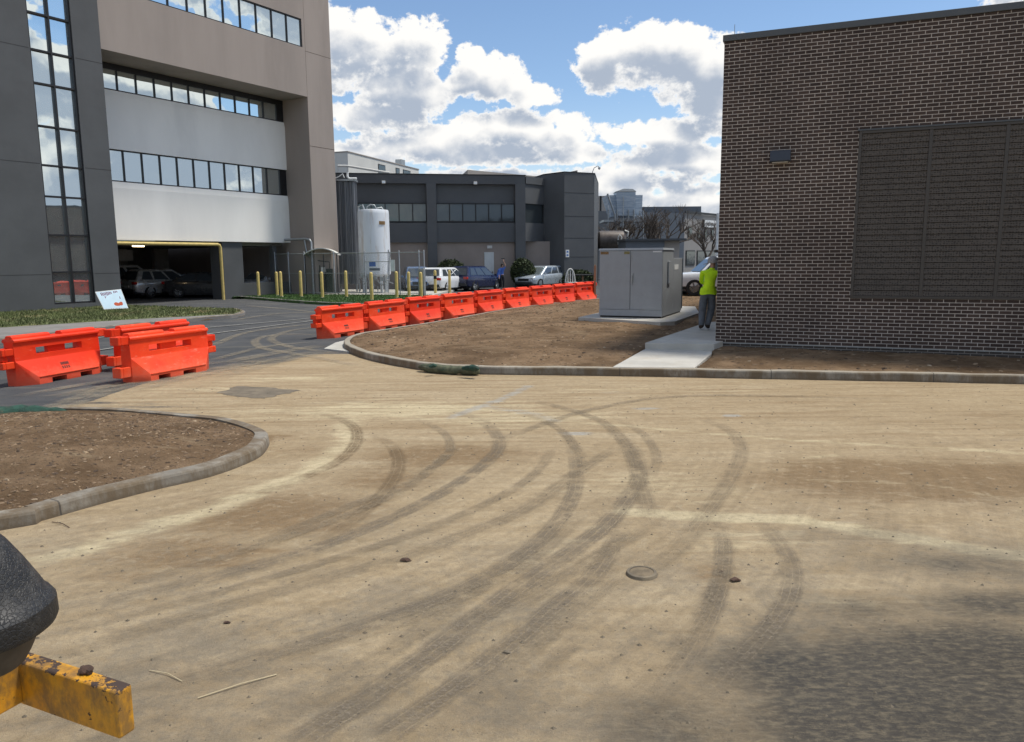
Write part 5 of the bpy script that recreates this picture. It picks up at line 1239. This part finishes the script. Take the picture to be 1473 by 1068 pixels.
FA = (fb - fa); FLN = FA.length; FRZ = math.atan2(FA.y, FA.x)
T = thing('chain_link_fence', 'grey chain link fence around the gas tank yard', 'fence', (fa.x, fa.y, .12), FRZ)
def fx(px):
    d = RT * ((px - CX) / FOC) + FW; t = d.x / d.y; dd = FA.normalized()
    return (t * fa.y - fa.x) / (dd.x - t * dd.y)
for px in (404, 423, 445.5, 487, 530.6, 579, 607, 614):
    mb = MB(); x = fx(px); mb.tube([(x, 0, 0), (x, 0, 2.5), (x, 0, 2.53)], [.035, .035, .01], 8); mb.build('post', 'galv', T, smooth=50)
mb = MB(); mb.tube([(fx(404), 0, 2.40), (fx(614), 0, 2.40)], .024, 8); mb.tube([(fx(404), 0, .12), (fx(614), 0, .12)], .02, 8); mb.tube([(fx(530), -.02, 1.9), (fx(571), -.02, 1.9)], .02, 8); mb.tube([(fx(404), 0, 1.25), (fx(530), 0, 1.25)], .015, 8); mb.build('rail', 'galv', T, smooth=50)
mb = MB(); mb.add([(fx(404), .03, .1), (fx(614), .03, .1), (fx(614), .03, 2.4), (fx(404), .03, 2.4)], [(0, 1, 2, 3)]); mb.build('wire_mesh', 'chain', T)
mb = MB(); x = fx(570); mb.box(x - .14, x + .14, -.05, -.03, 1.35, 2.0); mb.build('notice', 'white_paint', T)
x = fx(611); T2 = thing('gate_keypad', 'grey gate control box on the fence beside the parked white car', 'control box', fa + FA.normalized() * x + Vector((0, -.25, 0)), FRZ)
mb = MB(); mb.box(-.18, .18, -.12, .12, 0, 1.6); mb.build('housing', 'galv', T2, bevel=.02); mb = MB(); mb.box(-.08, .08, -.135, -.123, 1.2, 1.45); mb.build('keypad', 'dark_trim', T2)

shp = at_depth(463, 420, 45.4); FR2 = FRZ
T = thing('canopy_shelter', 'small shelter with a pale curved roof over dark meters, beside the beige column', 'shelter', (shp.x, 45.9, .12), rad(6))
mb = MB(); n = 12; W2 = 1.0
top = [(-W2 + 2 * W2 * k / n, 2.35 + .38 * math.sin(math.pi * k / n) ** .8) for k in range(n + 1)]
mb.loft([[(x, -.75, z) for x, z in top] + [(x, -.75, z - .05) for x, z in reversed(top)], [(x, .9, z) for x, z in top] + [(x, .9, z - .05) for x, z in reversed(top)]]); mb.build('roof', 'light_wall', T, smooth=30)
for x in (-.92, .15, .92):
    mb = MB(); mb.tube([(x, -.65, 0), (x, -.65, 2.36)], .03, 8); mb.build('post', 'dark_frame', T)
mb = MB(); mb.box(.2, .55, -.2, .3, .1, 1.5); mb.build('meter_box', 'green_box', T, bevel=.01)
mb = MB()
for x in (-.45, -.2, .05): mb.lathe([(.06, .1), (.13, .15), (.13, 1.25), (.05, 1.45), (.04, 1.7)], 10, (x, .1, 0))
mb.tube([(-.6, 0, .3), (-.6, 0, 1.7), (-.3, 0, 2.0), (.4, 0, 1.9), (.4, 0, 1.5)], .03, 6); each(mb, 'gas_bottle', 'green_box', T, smooth=40)
mb = MB(); mb.box(-.02, .22, -.66, -.64, 1.3, 1.6); mb.build('notice', 'plate', T)

# bollards
def bollard():
    T = thing('bollard', '', 'bollard'); mb = MB(); mb.lathe([(.085, 0), (.085, 1.22), (.075, 1.27), (.045, 1.30), (.005, 1.31)], 14, caps=False); mb.build('post', 'yellow_post', T, smooth=40)
    mb = MB(); mb.lathe([(.13, 0), (.12, .02), (.087, .025)], 14, caps=False); mb.build('collar', 'concrete', T, smooth=40); return T
BO = bollard()
bol = [(372.5, 426, 391, 'yellow bollard standing alone in front of the low parking wall'), (399, 425, 391, 'yellow bollard just behind its twin by the left end of the fence'), (405, 427, 390.5, 'front yellow bollard of the pair by the left end of the fence'),
       (421.5, 420, 389, 'faded yellow bollard inside the fence below the bent vent pipe'), (433.5, 427, 389.5, 'yellow bollard in front of the bent vent pipe'), (464, 428.5, 391, 'yellow bollard in front of the canopy shelter'), (498.5, 427.5, 389.5, 'yellow bollard in front of the finned vaporizer tubes'),
       (535, 432, 391.5, 'yellow bollard in front of the white gas tank, closest to the barriers'), (571, 428.5, 390.5, 'yellow bollard right of the gas tank below the fence notice'), (588.5, 427, 391, 'yellow bollard left of the grey gate control box'), (606, 427, 391.5, 'yellow bollard beside the grey gate control box'),
       (626.5, 425, 389, 'yellow bollard with a black strap in front of the white parked car'), (647, 422, 388.5, 'rightmost yellow bollard, between the white and navy cars')]
for i, (px, pyb, pyt, lb) in enumerate(bol):
    o_ = BO if i == 0 else copy_tree(BO)
    zb0 = .12 if i < 11 else 0.0; p = ground(px, pyb, zb0); zt0 = at_depth(px, pyt, p.y).z
    o_.location = p; o_.scale = (1, 1, (zt0 - zb0) / 1.31); o_['label'] = lb; o_['group'] = 'yellow bollards around the gas yard'
    if i == 11:
        mb = MB(); mb.lathe([(.088, .85), (.092, .86), (.092, 1.02), (.088, 1.03)], 14, caps=False); mb.build('strap', 'black_cloth', o_)

# ------------------------------------------------------------------ cars
def make_car(name, label, loc, ang, kind, pm, L=4.6, Wd=1.85, Hh=1.68, screen='car_glass'):
    T = thing(name, label, 'car', loc, ang); w_ = Wd / 2
    if kind == 'suv':
        st = [(-.5, .50, .86, .80), (-.485, .36, 1.02, .90), (-.44, .28, 1.06, .97), (-.3, .24, 1.05, 1), (0, .23, 1.02, 1), (.2, .23, 1.0, 1), (.3, .24, .98, .99), (.4, .26, .92, .96), (.46, .30, .84, .90), (.49, .36, .74, .80), (.5, .45, .62, .74)]
        gh = [(-.47, 1.04, -.40, .93), (.28, .97, .06, .93)]
    elif kind == 'sedan':
        st = [(-.5, .50, .84, .80), (-.485, .36, .96, .90), (-.44, .28, 1.0, .97), (-.3, .22, 1.0, 1), (0, .21, .97, 1), (.2, .21, .95, 1), (.3, .22, .92, .99), (.4, .24, .84, .96), (.46, .28, .76, .90), (.49, .34, .66, .80), (.5, .42, .56, .74)]
        gh = [(-.40, .98, -.20, .93), (.26, .92, .06, .93)]
    else:
        st = [(-.5, .50, 1.05, .94), (-.485, .46, 1.16, .97), (-.44, .42, 1.18, .98), (-.3, .40, 1.18, 1), (0, .40, 1.16, 1), (.2, .40, 1.15, 1), (.3, .41, 1.14, .99), (.42, .42, 1.10, .97), (.47, .46, 1.06, .95), (.49, .5, .98, .92), (.5, .55, .86, .90)]
        gh = [(-.10, 1.16, -.06, .95), (.26, 1.12, .12, .95)]
    rings = []
    for fx_, zb_, zt_, ws in st:
        hw = w_ * ws; zm = zb_ + (zt_ - zb_) * .55
        half_ = [(hw * .80, zb_), (hw * .96, zb_ + .06), (hw, zm), (hw * .985, zt_ - .10), (hw * .93, zt_ - .03), (hw * .80, zt_)]
        rings.append([(fx_ * L, y, z) for y, z in half_] + [(fx_ * L, -y, z) for y, z in reversed(half_)])
    mb = MB(); mb.loft(rings); body = mb.build('body', pm, T)
    wr = .36 if kind != 'pickup' else .41; wx = (-.30 * L, .305 * L); cs = []
    for x in wx:
        for s in (-1, 1):
            q = MB(); q.lathe([(wr + .055, -.22), (wr + .055, .22)], 24, (x, s * w_, wr), 'y'); cs.append(q.build('cut', 'rubber'))
    cut(body, cs)
    body.data.polygons.foreach_set('use_smooth', [True] * len(body.data.polygons)); body.data.set_sharp_from_angle(angle=rad(38))
    (xr, zr, xr2, hr), (xf, zf, xf2, hf) = gh; xr, xr2, xf, xf2 = (q * L for q in (xr, xr2, xf, xf2)); bw, tw = w_ * .92, w_ * .70
    H1, H2 = Hh - .05, Hh
    B4 = [(xr, zr), (xf, zf)]; xm = (xr2 + xf2) / 2
    mb = MB(); mb.hull([(x, s * bw, z - .03) for x, z in B4 for s in (-1, 1)] + [(x, s * tw, H1) for x in (xr2, xf2) for s in (-1, 1)] + [(x, s * tw * .8, H2) for x in (xr2 + .15, xf2 - .25) for s in (-1, 1)])
    cabn = mb.build('cabin', pm, T, bevel=.07, seg=3)
    def side(u, v_, s):     # u along from rear to front, v up
        xb, zb_ = xr + (xf - xr) * u, zr + (zf - zr) * u; xt = xr2 + (xf2 - xr2) * u
        return Vector((xb + (xt - xb) * v_, s * (bw + (tw - bw) * v_ + .004), zb_ + (H1 - zb_) * v_))
    for s in (-1, 1):
        spans = ((.09, .30), (.33, .60), (.63, .93)) if kind == 'suv' else ((.10, .46), (.49, .92))
        for a, b_ in spans:
            mb = MB(); q = [side(a, .08, s), side(b_, .08, s), side(b_ - .02, .86, s), side(a + .02, .86, s)]
            if s > 0: q = q[::-1]
            mb.panel(q, .006); mb.build('window', 'car_glass', cabn)
    def endp(xb, zb_, xt, nm, gm, f):
        mb = MB(); q = []
        for v_, y in ((.08, .86), (.08, -.86), (.88, -.84), (.88, .84)):
            hw = bw + (tw - bw) * v_; q.append(Vector((xb + (xt - xb) * v_ + f * .006, hw * y, zb_ + (H1 - zb_) * v_)))
        nrm = (q[1] - q[0]).cross(q[-1] - q[0])
        if nrm.x * f < 0: q = q[::-1]
        mb.panel(q, .008); mb.build(nm, gm, cabn)
    endp(xf, zf, xf2, 'windscreen', screen, 1); endp(xr, zr, xr2, 'rear_window', 'car_glass', -1)
    for x in wx:
        for s in (-1, 1):
            mb = MB(); mb.lathe([(wr * .62, -.10), (wr * .93, -.11), (wr, -.07), (wr, .07), (wr * .93, .11), (wr * .62, .10)], 28, (x, s * (w_ - .115), wr), 'y', caps=False); wh = mb.build('wheel', 'rubber', T, smooth=40)
            mb = MB(); mb.lathe([(wr * .62, -.08), (wr * .60, s * .06)], 24, (x, s * (w_ - .115), wr), 'y')
            for k in range(5):
                a = 2 * math.pi * k / 5; c_, sn_ = math.cos(a), math.sin(a); yy = s * (w_ - .115) + s * .085
                mb.hexa([(x + c_ * .05 - sn_ * .035, yy - .01, wr + sn_ * .05 + c_ * .035), (x + c_ * wr * .6 - sn_ * .03, yy - .01, wr + sn_ * wr * .6 + c_ * .03), (x + c_ * wr * .6 + sn_ * .03, yy - .01, wr + sn_ * wr * .6 - c_ * .03), (x + c_ * .05 + sn_ * .035, yy - .01, wr + sn_ * .05 - c_ * .035),
                         (x + c_ * .05 - sn_ * .035, yy + .01, wr + sn_ * .05 + c_ * .035), (x + c_ * wr * .6 - sn_ * .03, yy + .01, wr + sn_ * wr * .6 + c_ * .03), (x + c_ * wr * .6 + sn_ * .03, yy + .01, wr + sn_ * wr * .6 - c_ * .03), (x + c_ * .05 + sn_ * .035, yy + .01, wr + sn_ * .05 - c_ * .035)])
            mb.build('rim', 'rim', wh, smooth=40)
    mb = MB(); zl = st[3][1]; mb.box(-.42 * L, .42 * L, -w_ * .9, w_ * .9, zl - .06, zl + .12); mb.build('underbody', 'dark_trim', T)
    fz = .66 if kind != 'pickup' else .92; rz_ = .90 if kind != 'pickup' else .92
    for s in (-1, 1):
        mb = MB(); mb.box(.455 * L, .492 * L, *sorted((s * w_ * .52, s * w_ * .86)), fz - .02, fz + .11); mb.build('headlight', 'clear_lamp', T, bevel=.02)
        mb = MB(); mb.box(-.503 * L, -.465 * L, *sorted((s * w_ * .60, s * w_ * .93)), rz_ - .10, rz_ + .06); mb.build('tail_light', 'red_lamp', T, bevel=.02)
        mb = MB(); xm_ = xf - .15 * 1; mb.cbox((xf - .28, s * (w_ + .09), zf + .07), (.12, .18, .13)); mb.build('mirror', pm, T, bevel=.03)
    mb = MB(); mb.box(.485 * L, .503 * L, -w_ * .5, w_ * .5, fz - .12, fz + .06); mb.build('grille', 'dark_trim', T, bevel=.01)
    mb = MB(); mb.box(.46 * L, .507 * L, -w_ * .8, w_ * .8, zl + .08, zl + .24); mb.build('bumper', 'dark_trim', T, bevel=.03)
    mb = MB(); mb.box(-.51 * L, -.46 * L, -w_ * .84, w_ * .84, zl + .10, zl + .30); mb.build('bumper', 'dark_trim', T, bevel=.03)
    mb = MB(); mb.box(-.509 * L, -.495 * L, -.26, .26, zl + .38, zl + .50); mb.build('number_plate', 'plate', T)
    return T
def gp(px, py, z=0): p = ground(px, py, z); return (p.x, p.y, z)
FWD = fl @ Vector((1, 0, 0)); ob = lambda x, y, z=0.0: tuple(OFF + fl @ Vector((x, y, z)))
make_car('parked_car', 'silver crossover parked in the dim parking level, rear towards the tower', ob(11.0, 8.4, .02), ORZ - rad(2), 'suv', 'p_silver')
make_car('parked_car', 'charcoal saloon parked behind the yellow clearance bar', ob(11.9, 5.5, .02), ORZ - rad(52), 'sedan', 'p_black', Hh=1.48)
make_car('parked_car', 'pale van like car at the back left of the dim parking level', ob(11.1, 11.8, .02), ORZ - rad(20), 'suv', 'p_white', Hh=1.95, L=5.0)
make_car('parked_car', 'white car showing above the low parking wall', ob(16.3, 5.6, .02), ORZ + rad(195), 'sedan', 'p_white', Hh=1.5, screen='car_glass_lit')
make_car('parked_car', 'slate blue car half hidden behind the bollards and fence', gp(600, 420)[:2] + (0,), rad(-78), 'suv', 'p_bluegrey', L=4.4)
pw_ = ground(632, 421.5)
make_car('parked_car', 'white car parked nose in beside the bollard with the strap', (pw_.x + .25, pw_.y + 2.0, 0), rad(66), 'suv', 'p_white', Hh=1.60, L=4.6)
pn_ = ground(683, 419.0)
make_car('parked_car', 'navy blue crossover parked left of the person in blue', (pn_.x + .0, pn_.y + 1.6, 0), rad(58), 'suv', 'p_navy', L=4.5, Hh=1.66)
pg_ = ground(777, 414.5)
make_car('parked_car', 'pale grey crossover parked in front of the stair tower, facing left', (pg_.x + .1, pg_.y + .8, 0), rad(234), 'suv', 'p_paleblue', L=4.6, Hh=1.60, screen='car_glass_lit')
pk_ = ground(997, 425, .28)
make_car('pickup_truck', 'white pickup truck behind the worker, nose to the left', (pk_.x + 1.75, pk_.y + 1.1, .24), rad(183), 'pickup', 'p_white', L=5.7, Wd=2.0, Hh=1.9)

# ------------------------------------------------------------------ orange drum and wooden post behind the cabinet, picnic table
p = ground(989, 428, .1)
T = thing('traffic_drum', 'orange and white traffic drum between the cabinet and the pickup', 'traffic drum', (p.x, p.y + .6, 0))
for k, (a, b_) in enumerate(((.12, .38), (.38, .60), (.60, .82), (.82, 1.02), (1.02, 1.2))):
    mb = MB(); r0q, r1q = .28 - .06 * a, .28 - .06 * b_; mb.lathe([(r0q, a), (r1q, b_ - .002)], 18, caps=True); mb.build('band', 'orange_cone' if k % 2 == 0 else 'white_paint', T, smooth=40)
mb = MB(); mb.lathe([(.36, 0), (.36, .08), (.27, .118)], 18); mb.build('base', 'rubber', T, smooth=40)
p = ground(858, 436); mb = MB(); mb.box(-.05, .05, -.05, .05, 0, 1.75); mb.box(-.03, .03, -.03, .03, 1.75, 1.8); o_ = mb.build('wooden_stake', 'rail_wood', bevel=.006); o_.location = (p.x + .05, p.y + 1.2, 0); tag(o_, 'bare wooden stake beyond the far barrier, left of the cabinet', 'stake')
p = ground(835, 417)
T = thing('picnic_table', 'dark round edged picnic table in front of the low hedge', 'table', (p.x, p.y + 1.5, 0), rad(8))
mb = MB(); mb.box(-1.0, 1.0, -.4, .4, .92, 1.0); mb.build('tabletop', 'dark_trim', T, bevel=.02)
for s in (-1, 1): mb = MB(); mb.box(-.9, .9, *sorted((s * .65, s * .95)), .45, .5); mb.build('bench', 'dark_trim', T, bevel=.01)
for x in (-.7, .3): mb = MB(); mb.box(x - .05, x + .05, -.06, .06, 0, .92); mb.box(x - .05, x + .05, -.9, .9, .38, .449); mb.build('leg', 'rail_wood', T)
T = thing('garden_chair', 'pale round backed chair beside the picnic table', 'chair', (p.x - .55, p.y + .6, 0), rad(20))
mb = MB(); n = 14; arc = [(.36 * math.cos(math.pi * k / n), .45 + .95 * math.sin(math.pi * k / n)) for k in range(n + 1)]
mb.tube([(x, .25, z) for x, z in arc], .05, 8); 
for x in (-.18, 0, .18): mb.tube([(x, .25, .5), (x, .25, 1.3)], .04, 6)
mb.build('backrest', 'light_wall', T, smooth=40); mb = MB(); mb.box(-.34, .34, -.25, .26, .44, .5); mb.build('seat', 'light_wall', T, bevel=.02)
for x in (-.3, .3):
    for y in (-.2, .2): mb = MB(); mb.tube([(x, y, 0), (x, y, .44)], .025, 6); mb.build('leg', 'light_wall', T)

# ------------------------------------------------------------------ shrubs and bare trees
def leaves(n, rx, ry, rz, cz, size, clump=14, seed=1):
    r = np.random.default_rng(seed); c = r.normal(0, 1, (clump, 3)); c /= np.linalg.norm(c, axis=1)[:, None]; c *= .8
    V = r.normal(0, 1, (n, 3)); V /= np.linalg.norm(V, axis=1)[:, None]
    lob = np.max(V @ c.T, axis=1); rad_ = .74 + .30 * lob + r.normal(0, .035, n); rad_ *= r.uniform(.72, 1.0, n) ** .5
    V *= rad_[:, None] * np.array([rx, ry, rz]); V[:, 2] += cz
    V = V[V[:, 2] > .03]; n = len(V)
    a = r.normal(0, 1, (n, 3)); a /= np.linalg.norm(a, axis=1)[:, None]; b_ = np.cross(a, r.normal(0, 1, (n, 3))); b_ /= np.linalg.norm(b_, axis=1)[:, None]
    s = size * r.uniform(.5, 1.2, n)[:, None]
    q = np.stack([V - a * s, V + b_ * s * .5, V + a * s, V - b_ * s * .5], 1)
    mb = MB(); mb.V = [tuple(p) for p in q.reshape(-1, 3)]; mb.F = [tuple(p) for p in np.arange(n * 4).reshape(-1, 4)]; mb.I = [0] * n; return mb
def shrub(loc, rx, ry, rz, cz, n, label, seed, size=.09):
    T = thing('shrub', label, 'shrub', loc)
    leaves(n, rx, ry, rz, cz, size, seed=seed).build('foliage', 'bush', T)
    mb = MB()
    for k in range(5): a = k * 1.26; mb.tube([(0, 0, 0), (rx * .3 * math.cos(a), ry * .3 * math.sin(a), cz * .7), (rx * .6 * math.cos(a), ry * .6 * math.sin(a), cz + rz * .4)], [.06, .04, .02], 5)
    mb.build('stem', 'bark', T); return T
p = at_depth(649, 400, 55.3); shrub((p.x, 54.9, 0), 1.25, .9, 1.25, .9, 5200, 'dark rounded shrub behind the white and navy cars', 4)
p = at_depth(753, 400, 55.8); shrub((p.x, 55.6, 0), .98, .85, 1.1, 1.15, 5200, 'dark rounded shrub right of the person in blue', 5)
p = at_depth(833, 400, 56.2); shrub((p.x, 56.4, 0), 1.3, .5, .75, .55, 3600, 'low dark hedge at the foot of the stair tower', 6)
def bare_tree(loc, h, label, seed, spread=.55, depth=5):
    random.seed(seed); T = thing('bare_tree', label, 'tree', loc); tr, br = MB(), MB()
    def grow(p, d, l, r, lev):
        q = p + d * l; mid_ = p.lerp(q, .5) + Vector((random.gauss(0, .05), random.gauss(0, .05), 0)) * l
        (tr if lev <= 1 else br).tube([p, mid_, q], [r, r * .85, r * .68], 6 if lev < 3 else 4, caps=False)
        if lev >= depth: return
        for k in range(3 if lev else 4):
            nd = (d + Vector((random.gauss(0, spread), random.gauss(0, spread), random.uniform(-.05, .4)))).normalized()
            grow(p.lerp(q, random.uniform(.6, 1)), nd, l * random.uniform(.58, .78), r * .58, lev + 1)
    grow(Vector((0, 0, 0)), Vector((0, 0, 1)), h * .32, h * .028, 0)
    tr.build('trunk', 'bark', T, smooth=50); br.build('crown', 'bark', T, smooth=50); return T
for px, Y, h, lb, sd_ in ((893, 72, 5.4, 'bare brown tree behind the tank, left of its neighbour', 1), (928, 70, 5.6, 'bare brown tree in front of the grey building, middle of three', 2), (955, 76, 6.0, 'thin bare tree by the corner of the grey building', 3), (1016, 70, 4.6, 'small bare tree in front of the shopfront windows', 4)):
    p = at_depth(px, 400, Y); bare_tree((p.x, Y, 0), h * 1.45, lb, sd_, .5, 6)

# ------------------------------------------------------------------ people
def person(label, loc, rz, J, mats, regions, scale=1.0):
    """J: joint -> (x,y,z,rx,ry,parent). One skinned surface; regions(face centre) gives the material slot"""
    T = thing('person', label, 'person', loc, rz)
    names = list(J); me = bpy.data.meshes.new('body'); bm = bmesh.new(); lay = bm.verts.layers.skin.verify(); vs = {}
    for k in names:
        x, y, z, r1, r2, par = J[k]; v_ = bm.verts.new((x, y, z)); v_[lay].radius = (r1, r2); vs[k] = v_
        if par is None: v_[lay].use_root = True
        else: bm.edges.new((vs[par], v_))
    bm.to_mesh(me); bm.free(); o_ = bpy.data.objects.new('body', me); COL.objects.link(o_); o_.parent = T
    md = o_.modifiers.new('skin', 'SKIN'); md.use_smooth_shade = True; md.branch_smoothing = .6
    md = o_.modifiers.new('sub', 'SUBSURF'); md.levels = md.render_levels = 2
    baked(o_)
    o_.data.materials.clear()
    for m_ in mats: o_.data.materials.append(MT[m_])
    for f in o_.data.polygons: f.material_index = regions(f.center); f.use_smooth = True
    T.scale = (scale,) * 3
    return T
def hand(J, pre, wrist, w_, d, s):
    """palm and five fingers from a wrist at w_ pointing along d"""
    w_, d = Vector(w_), Vector(d).normalized(); a = d.cross(Vector((0, .3, 1))).normalized(); p = w_ + d * .06; J[pre + 'palm'] = (*p, .036, .022, wrist)
    for k, (o_, ln) in enumerate(((-.03, .065), (-.01, .08), (.01, .085), (.03, .07))):
        q = p + d * .045 + a * o_; r = q + d * ln * .5 + Vector((0, 0, -.008)); t = q + d * ln * .9 + Vector((0, 0, -.025))
        J[pre + 'f%da' % k] = (*q, .010, .010, pre + 'palm'); J[pre + 'f%db' % k] = (*r, .009, .009, pre + 'f%da' % k); J[pre + 'f%dc' % k] = (*t, .007, .007, pre + 'f%db' % k)
    q = w_ + d * .04 + a * s * .04; J[pre + 'ta'] = (*q, .011, .011, pre + 'palm'); J[pre + 'tb'] = (*(q + d * .035 + a * s * .015), .009, .009, pre + 'ta')
J = {'pelvis': (0, 0, .93, .215, .165, None), 'waist': (.015, .0, 1.06, .235, .175, 'pelvis'), 'chest': (.04, .03, 1.26, .235, .17, 'waist'), 'upper': (.06, .045, 1.385, .16, .12, 'chest'), 'neck': (.085, .06, 1.455, .07, .07, 'upper'), 'jaw': (.10, .085, 1.54, .085, .092, 'neck'), 'head': (.105, .09, 1.615, .095, .11, 'jaw'), 'crown': (.105, .085, 1.70, .055, .065, 'head'), 'nose': (.125, .185, 1.60, .014, .016, 'jaw'),
     'shL': (-.15, .035, 1.37, .092, .092, 'upper'), 'elL': (-.155, .12, 1.14, .05, .05, 'shL'), 'wrL': (-.03, .30, 1.10, .032, .032, 'elL'),
     'shR': (.27, .055, 1.37, .092, .092, 'upper'), 'elR': (.32, .10, 1.15, .05, .05, 'shR'), 'wrR': (.33, .32, 1.12, .032, .032, 'elR'),
     'hiL': (-.085, 0, .84, .125, .13, 'pelvis'), 'knL': (-.125, .03, .47, .092, .095, 'hiL'), 'anL': (-.14, -.05, .10, .07, .075, 'knL'), 'toL': (-.15, .10, .045, .042, .038, 'anL'),
     'hiR': (.085, 0, .84, .125, .13, 'pelvis'), 'knR': (.10, .11, .48, .092, .095, 'hiR'), 'anR': (.0, .0, .10, .07, .075, 'knR'), 'toR': (.05, .145, .045, .042, .038, 'anR')}
hand(J, 'l', 'wrL', J['wrL'][:3], (.4, .9, .1), 1); hand(J, 'r', 'wrR', J['wrR'][:3], (.2, .95, .1), -1)
def reg(c):
    if c.z < .115: return 3
    if c.z < .90: return 2
    if c.z > 1.47: return 0
    if c.y > .19 and c.z < 1.22: return 0
    return 1
wp = ground(1013.5, 474.5, .36)
T = person('worker in a neon yellow shirt, grey jeans and patterned cap leaning round the brick corner', (wp.x + .06, wp.y, .36), rad(-8), J, ['skin', 'hivis', 'jeans_grey', 'boot'], reg, 1.0)
mb = MB(); hd = Vector((.105, .085, 1.64)); mb.loft([[(hd.x + r * math.cos(a) * .125, hd.y + r * math.sin(a) * .145, hd.z + z * 1.25) for a in np.linspace(0, 6.283, 17)[:-1]] for r, z in ((1.03, -.03), (1.06, .0), (1.02, .04), (.85, .075), (.45, .098), (.05, .103))]); cp = mb.build('cap', 'cap_camo', T, smooth=60)
mb = MB(); mb.loft([[(hd.x - .11 + .12 * math.cos(a) * k, hd.y + .02 + .085 * math.sin(a) * k, hd.z - .035 - z_) for a in np.linspace(1.57, 4.71, 11)] for k, z_ in ((.2, .0), (1.0, .02), (1.0, .032), (.2, .012))], caps=False); mb.build('brim', 'cap_camo', cp)
mb = MB(); mb.loft([[(.005 + r * math.cos(a), .0 + r * .80 * math.sin(a), z + .012 * math.sin(3 * a)) for a in np.linspace(0, 6.283, 25)[:-1]] for r, z in ((.172, 1.02), (.196, .96), (.203, .90), (.198, .855), (.180, .86))], caps=False); mb.build('shirt_hem', 'hivis', T, smooth=60)
mb = MB(); mb.lathe([(.062, -.02), (.066, .0), (.062, .022)], 16, (.082, .055, 1.47), caps=False); mb.build('collar', 'hivis', T, smooth=50)

J = {'pelvis': (0, 0, .93, .135, .10, None), 'waist': (0, 0, 1.06, .125, .09, 'pelvis'), 'chest': (.0, .02, 1.25, .15, .105, 'waist'), 'upper': (.0, .02, 1.36, .12, .09, 'chest'), 'neck': (0, .03, 1.44, .048, .048, 'upper'), 'jaw': (0, .05, 1.52, .065, .07, 'neck'), 'head': (0, .05, 1.59, .075, .088, 'jaw'), 'crown': (0, .045, 1.65, .05, .06, 'head'), 'nose': (.01, .14, 1.56, .013, .015, 'jaw'),
     'shL': (-.16, .02, 1.36, .062, .062, 'upper'), 'elL': (-.20, .10, 1.60, .045, .045, 'shL'), 'wrL': (-.06, .14, 1.82, .03, .03, 'elL'),
     'shR': (.16, .02, 1.36, .062, .062, 'upper'), 'elR': (.24, .03, 1.10, .045, .045, 'shR'), 'wrR': (.26, .12, .88, .03, .03, 'elR'),
     'hiL': (-.08, 0, .84, .10, .10, 'pelvis'), 'knL': (-.09, .02, .47, .07, .07, 'hiL'), 'anL': (-.09, -.03, .10, .05, .05, 'knL'), 'toL': (-.10, .12, .04, .038, .034, 'anL'),
     'hiR': (.08, 0, .84, .10, .10, 'pelvis'), 'knR': (.09, .04, .47, .07, .07, 'hiR'), 'anR': (.09, .0, .10, .05, .05, 'knR'), 'toR': (.10, .14, .04, .038, .034, 'anR')}
hand(J, 'l', 'wrL', J['wrL'][:3], (.1, .1, 1), 1); hand(J, 'r', 'wrR', J['wrR'][:3], (0, .2, -1), -1)
def reg2(c):
    if c.z < .95 and abs(c.x) < .2: return 2 if c.z > .1 else 3
    if c.z > 1.43: return 0 if c.z > 1.5 or abs(c.x) < .1 else 1
    if c.z < .98: return 0
    return 1
pp_ = ground(722.5, 416.5)
T = person('person in a blue top and black trousers holding one arm up beside the navy car', (pp_.x, pp_.y, 0), rad(200), J, ['skin', 'scrub_blue', 'black_cloth', 'boot'], reg2, 1.06)
mb = MB(); hd = Vector((0, .035, 1.60)); mb.loft([[(hd.x + r * math.cos(a) * .088, hd.y - .015 + r * math.sin(a) * .10, hd.z + z) for a in np.linspace(0, 6.283, 17)[:-1]] for r, z in ((.75, -.16), (.95, -.08), (1.0, .0), (.9, .06), (.5, .09), (.05, .1))]); mb.build('hair', 'hair', T, smooth=60)
mb = MB(); mb.hull([(.12, -.14, 1.38), (.25, -.10, 1.33), (.10, .10, 1.38), (.24, .10, 1.30), (.40, -.14, .82), (.16, -.16, .70), (.40, .12, .80), (.18, .12, .72)]); mb.build('draped_coat', 'scrub_blue', T, smooth=60, bevel=.03)
ph = MB(); ph.box(-.13, .09, .10, .16, 2.00, 2.04); o_ = ph.build('raised_object', 'black_metal'); o_.location = (pp_.x, pp_.y, 0); o_.rotation_euler = (0, 0, rad(200)); o_.scale = (1.06,) * 3; tag(o_, 'small dark flat object held up by the person in blue', 'held object')
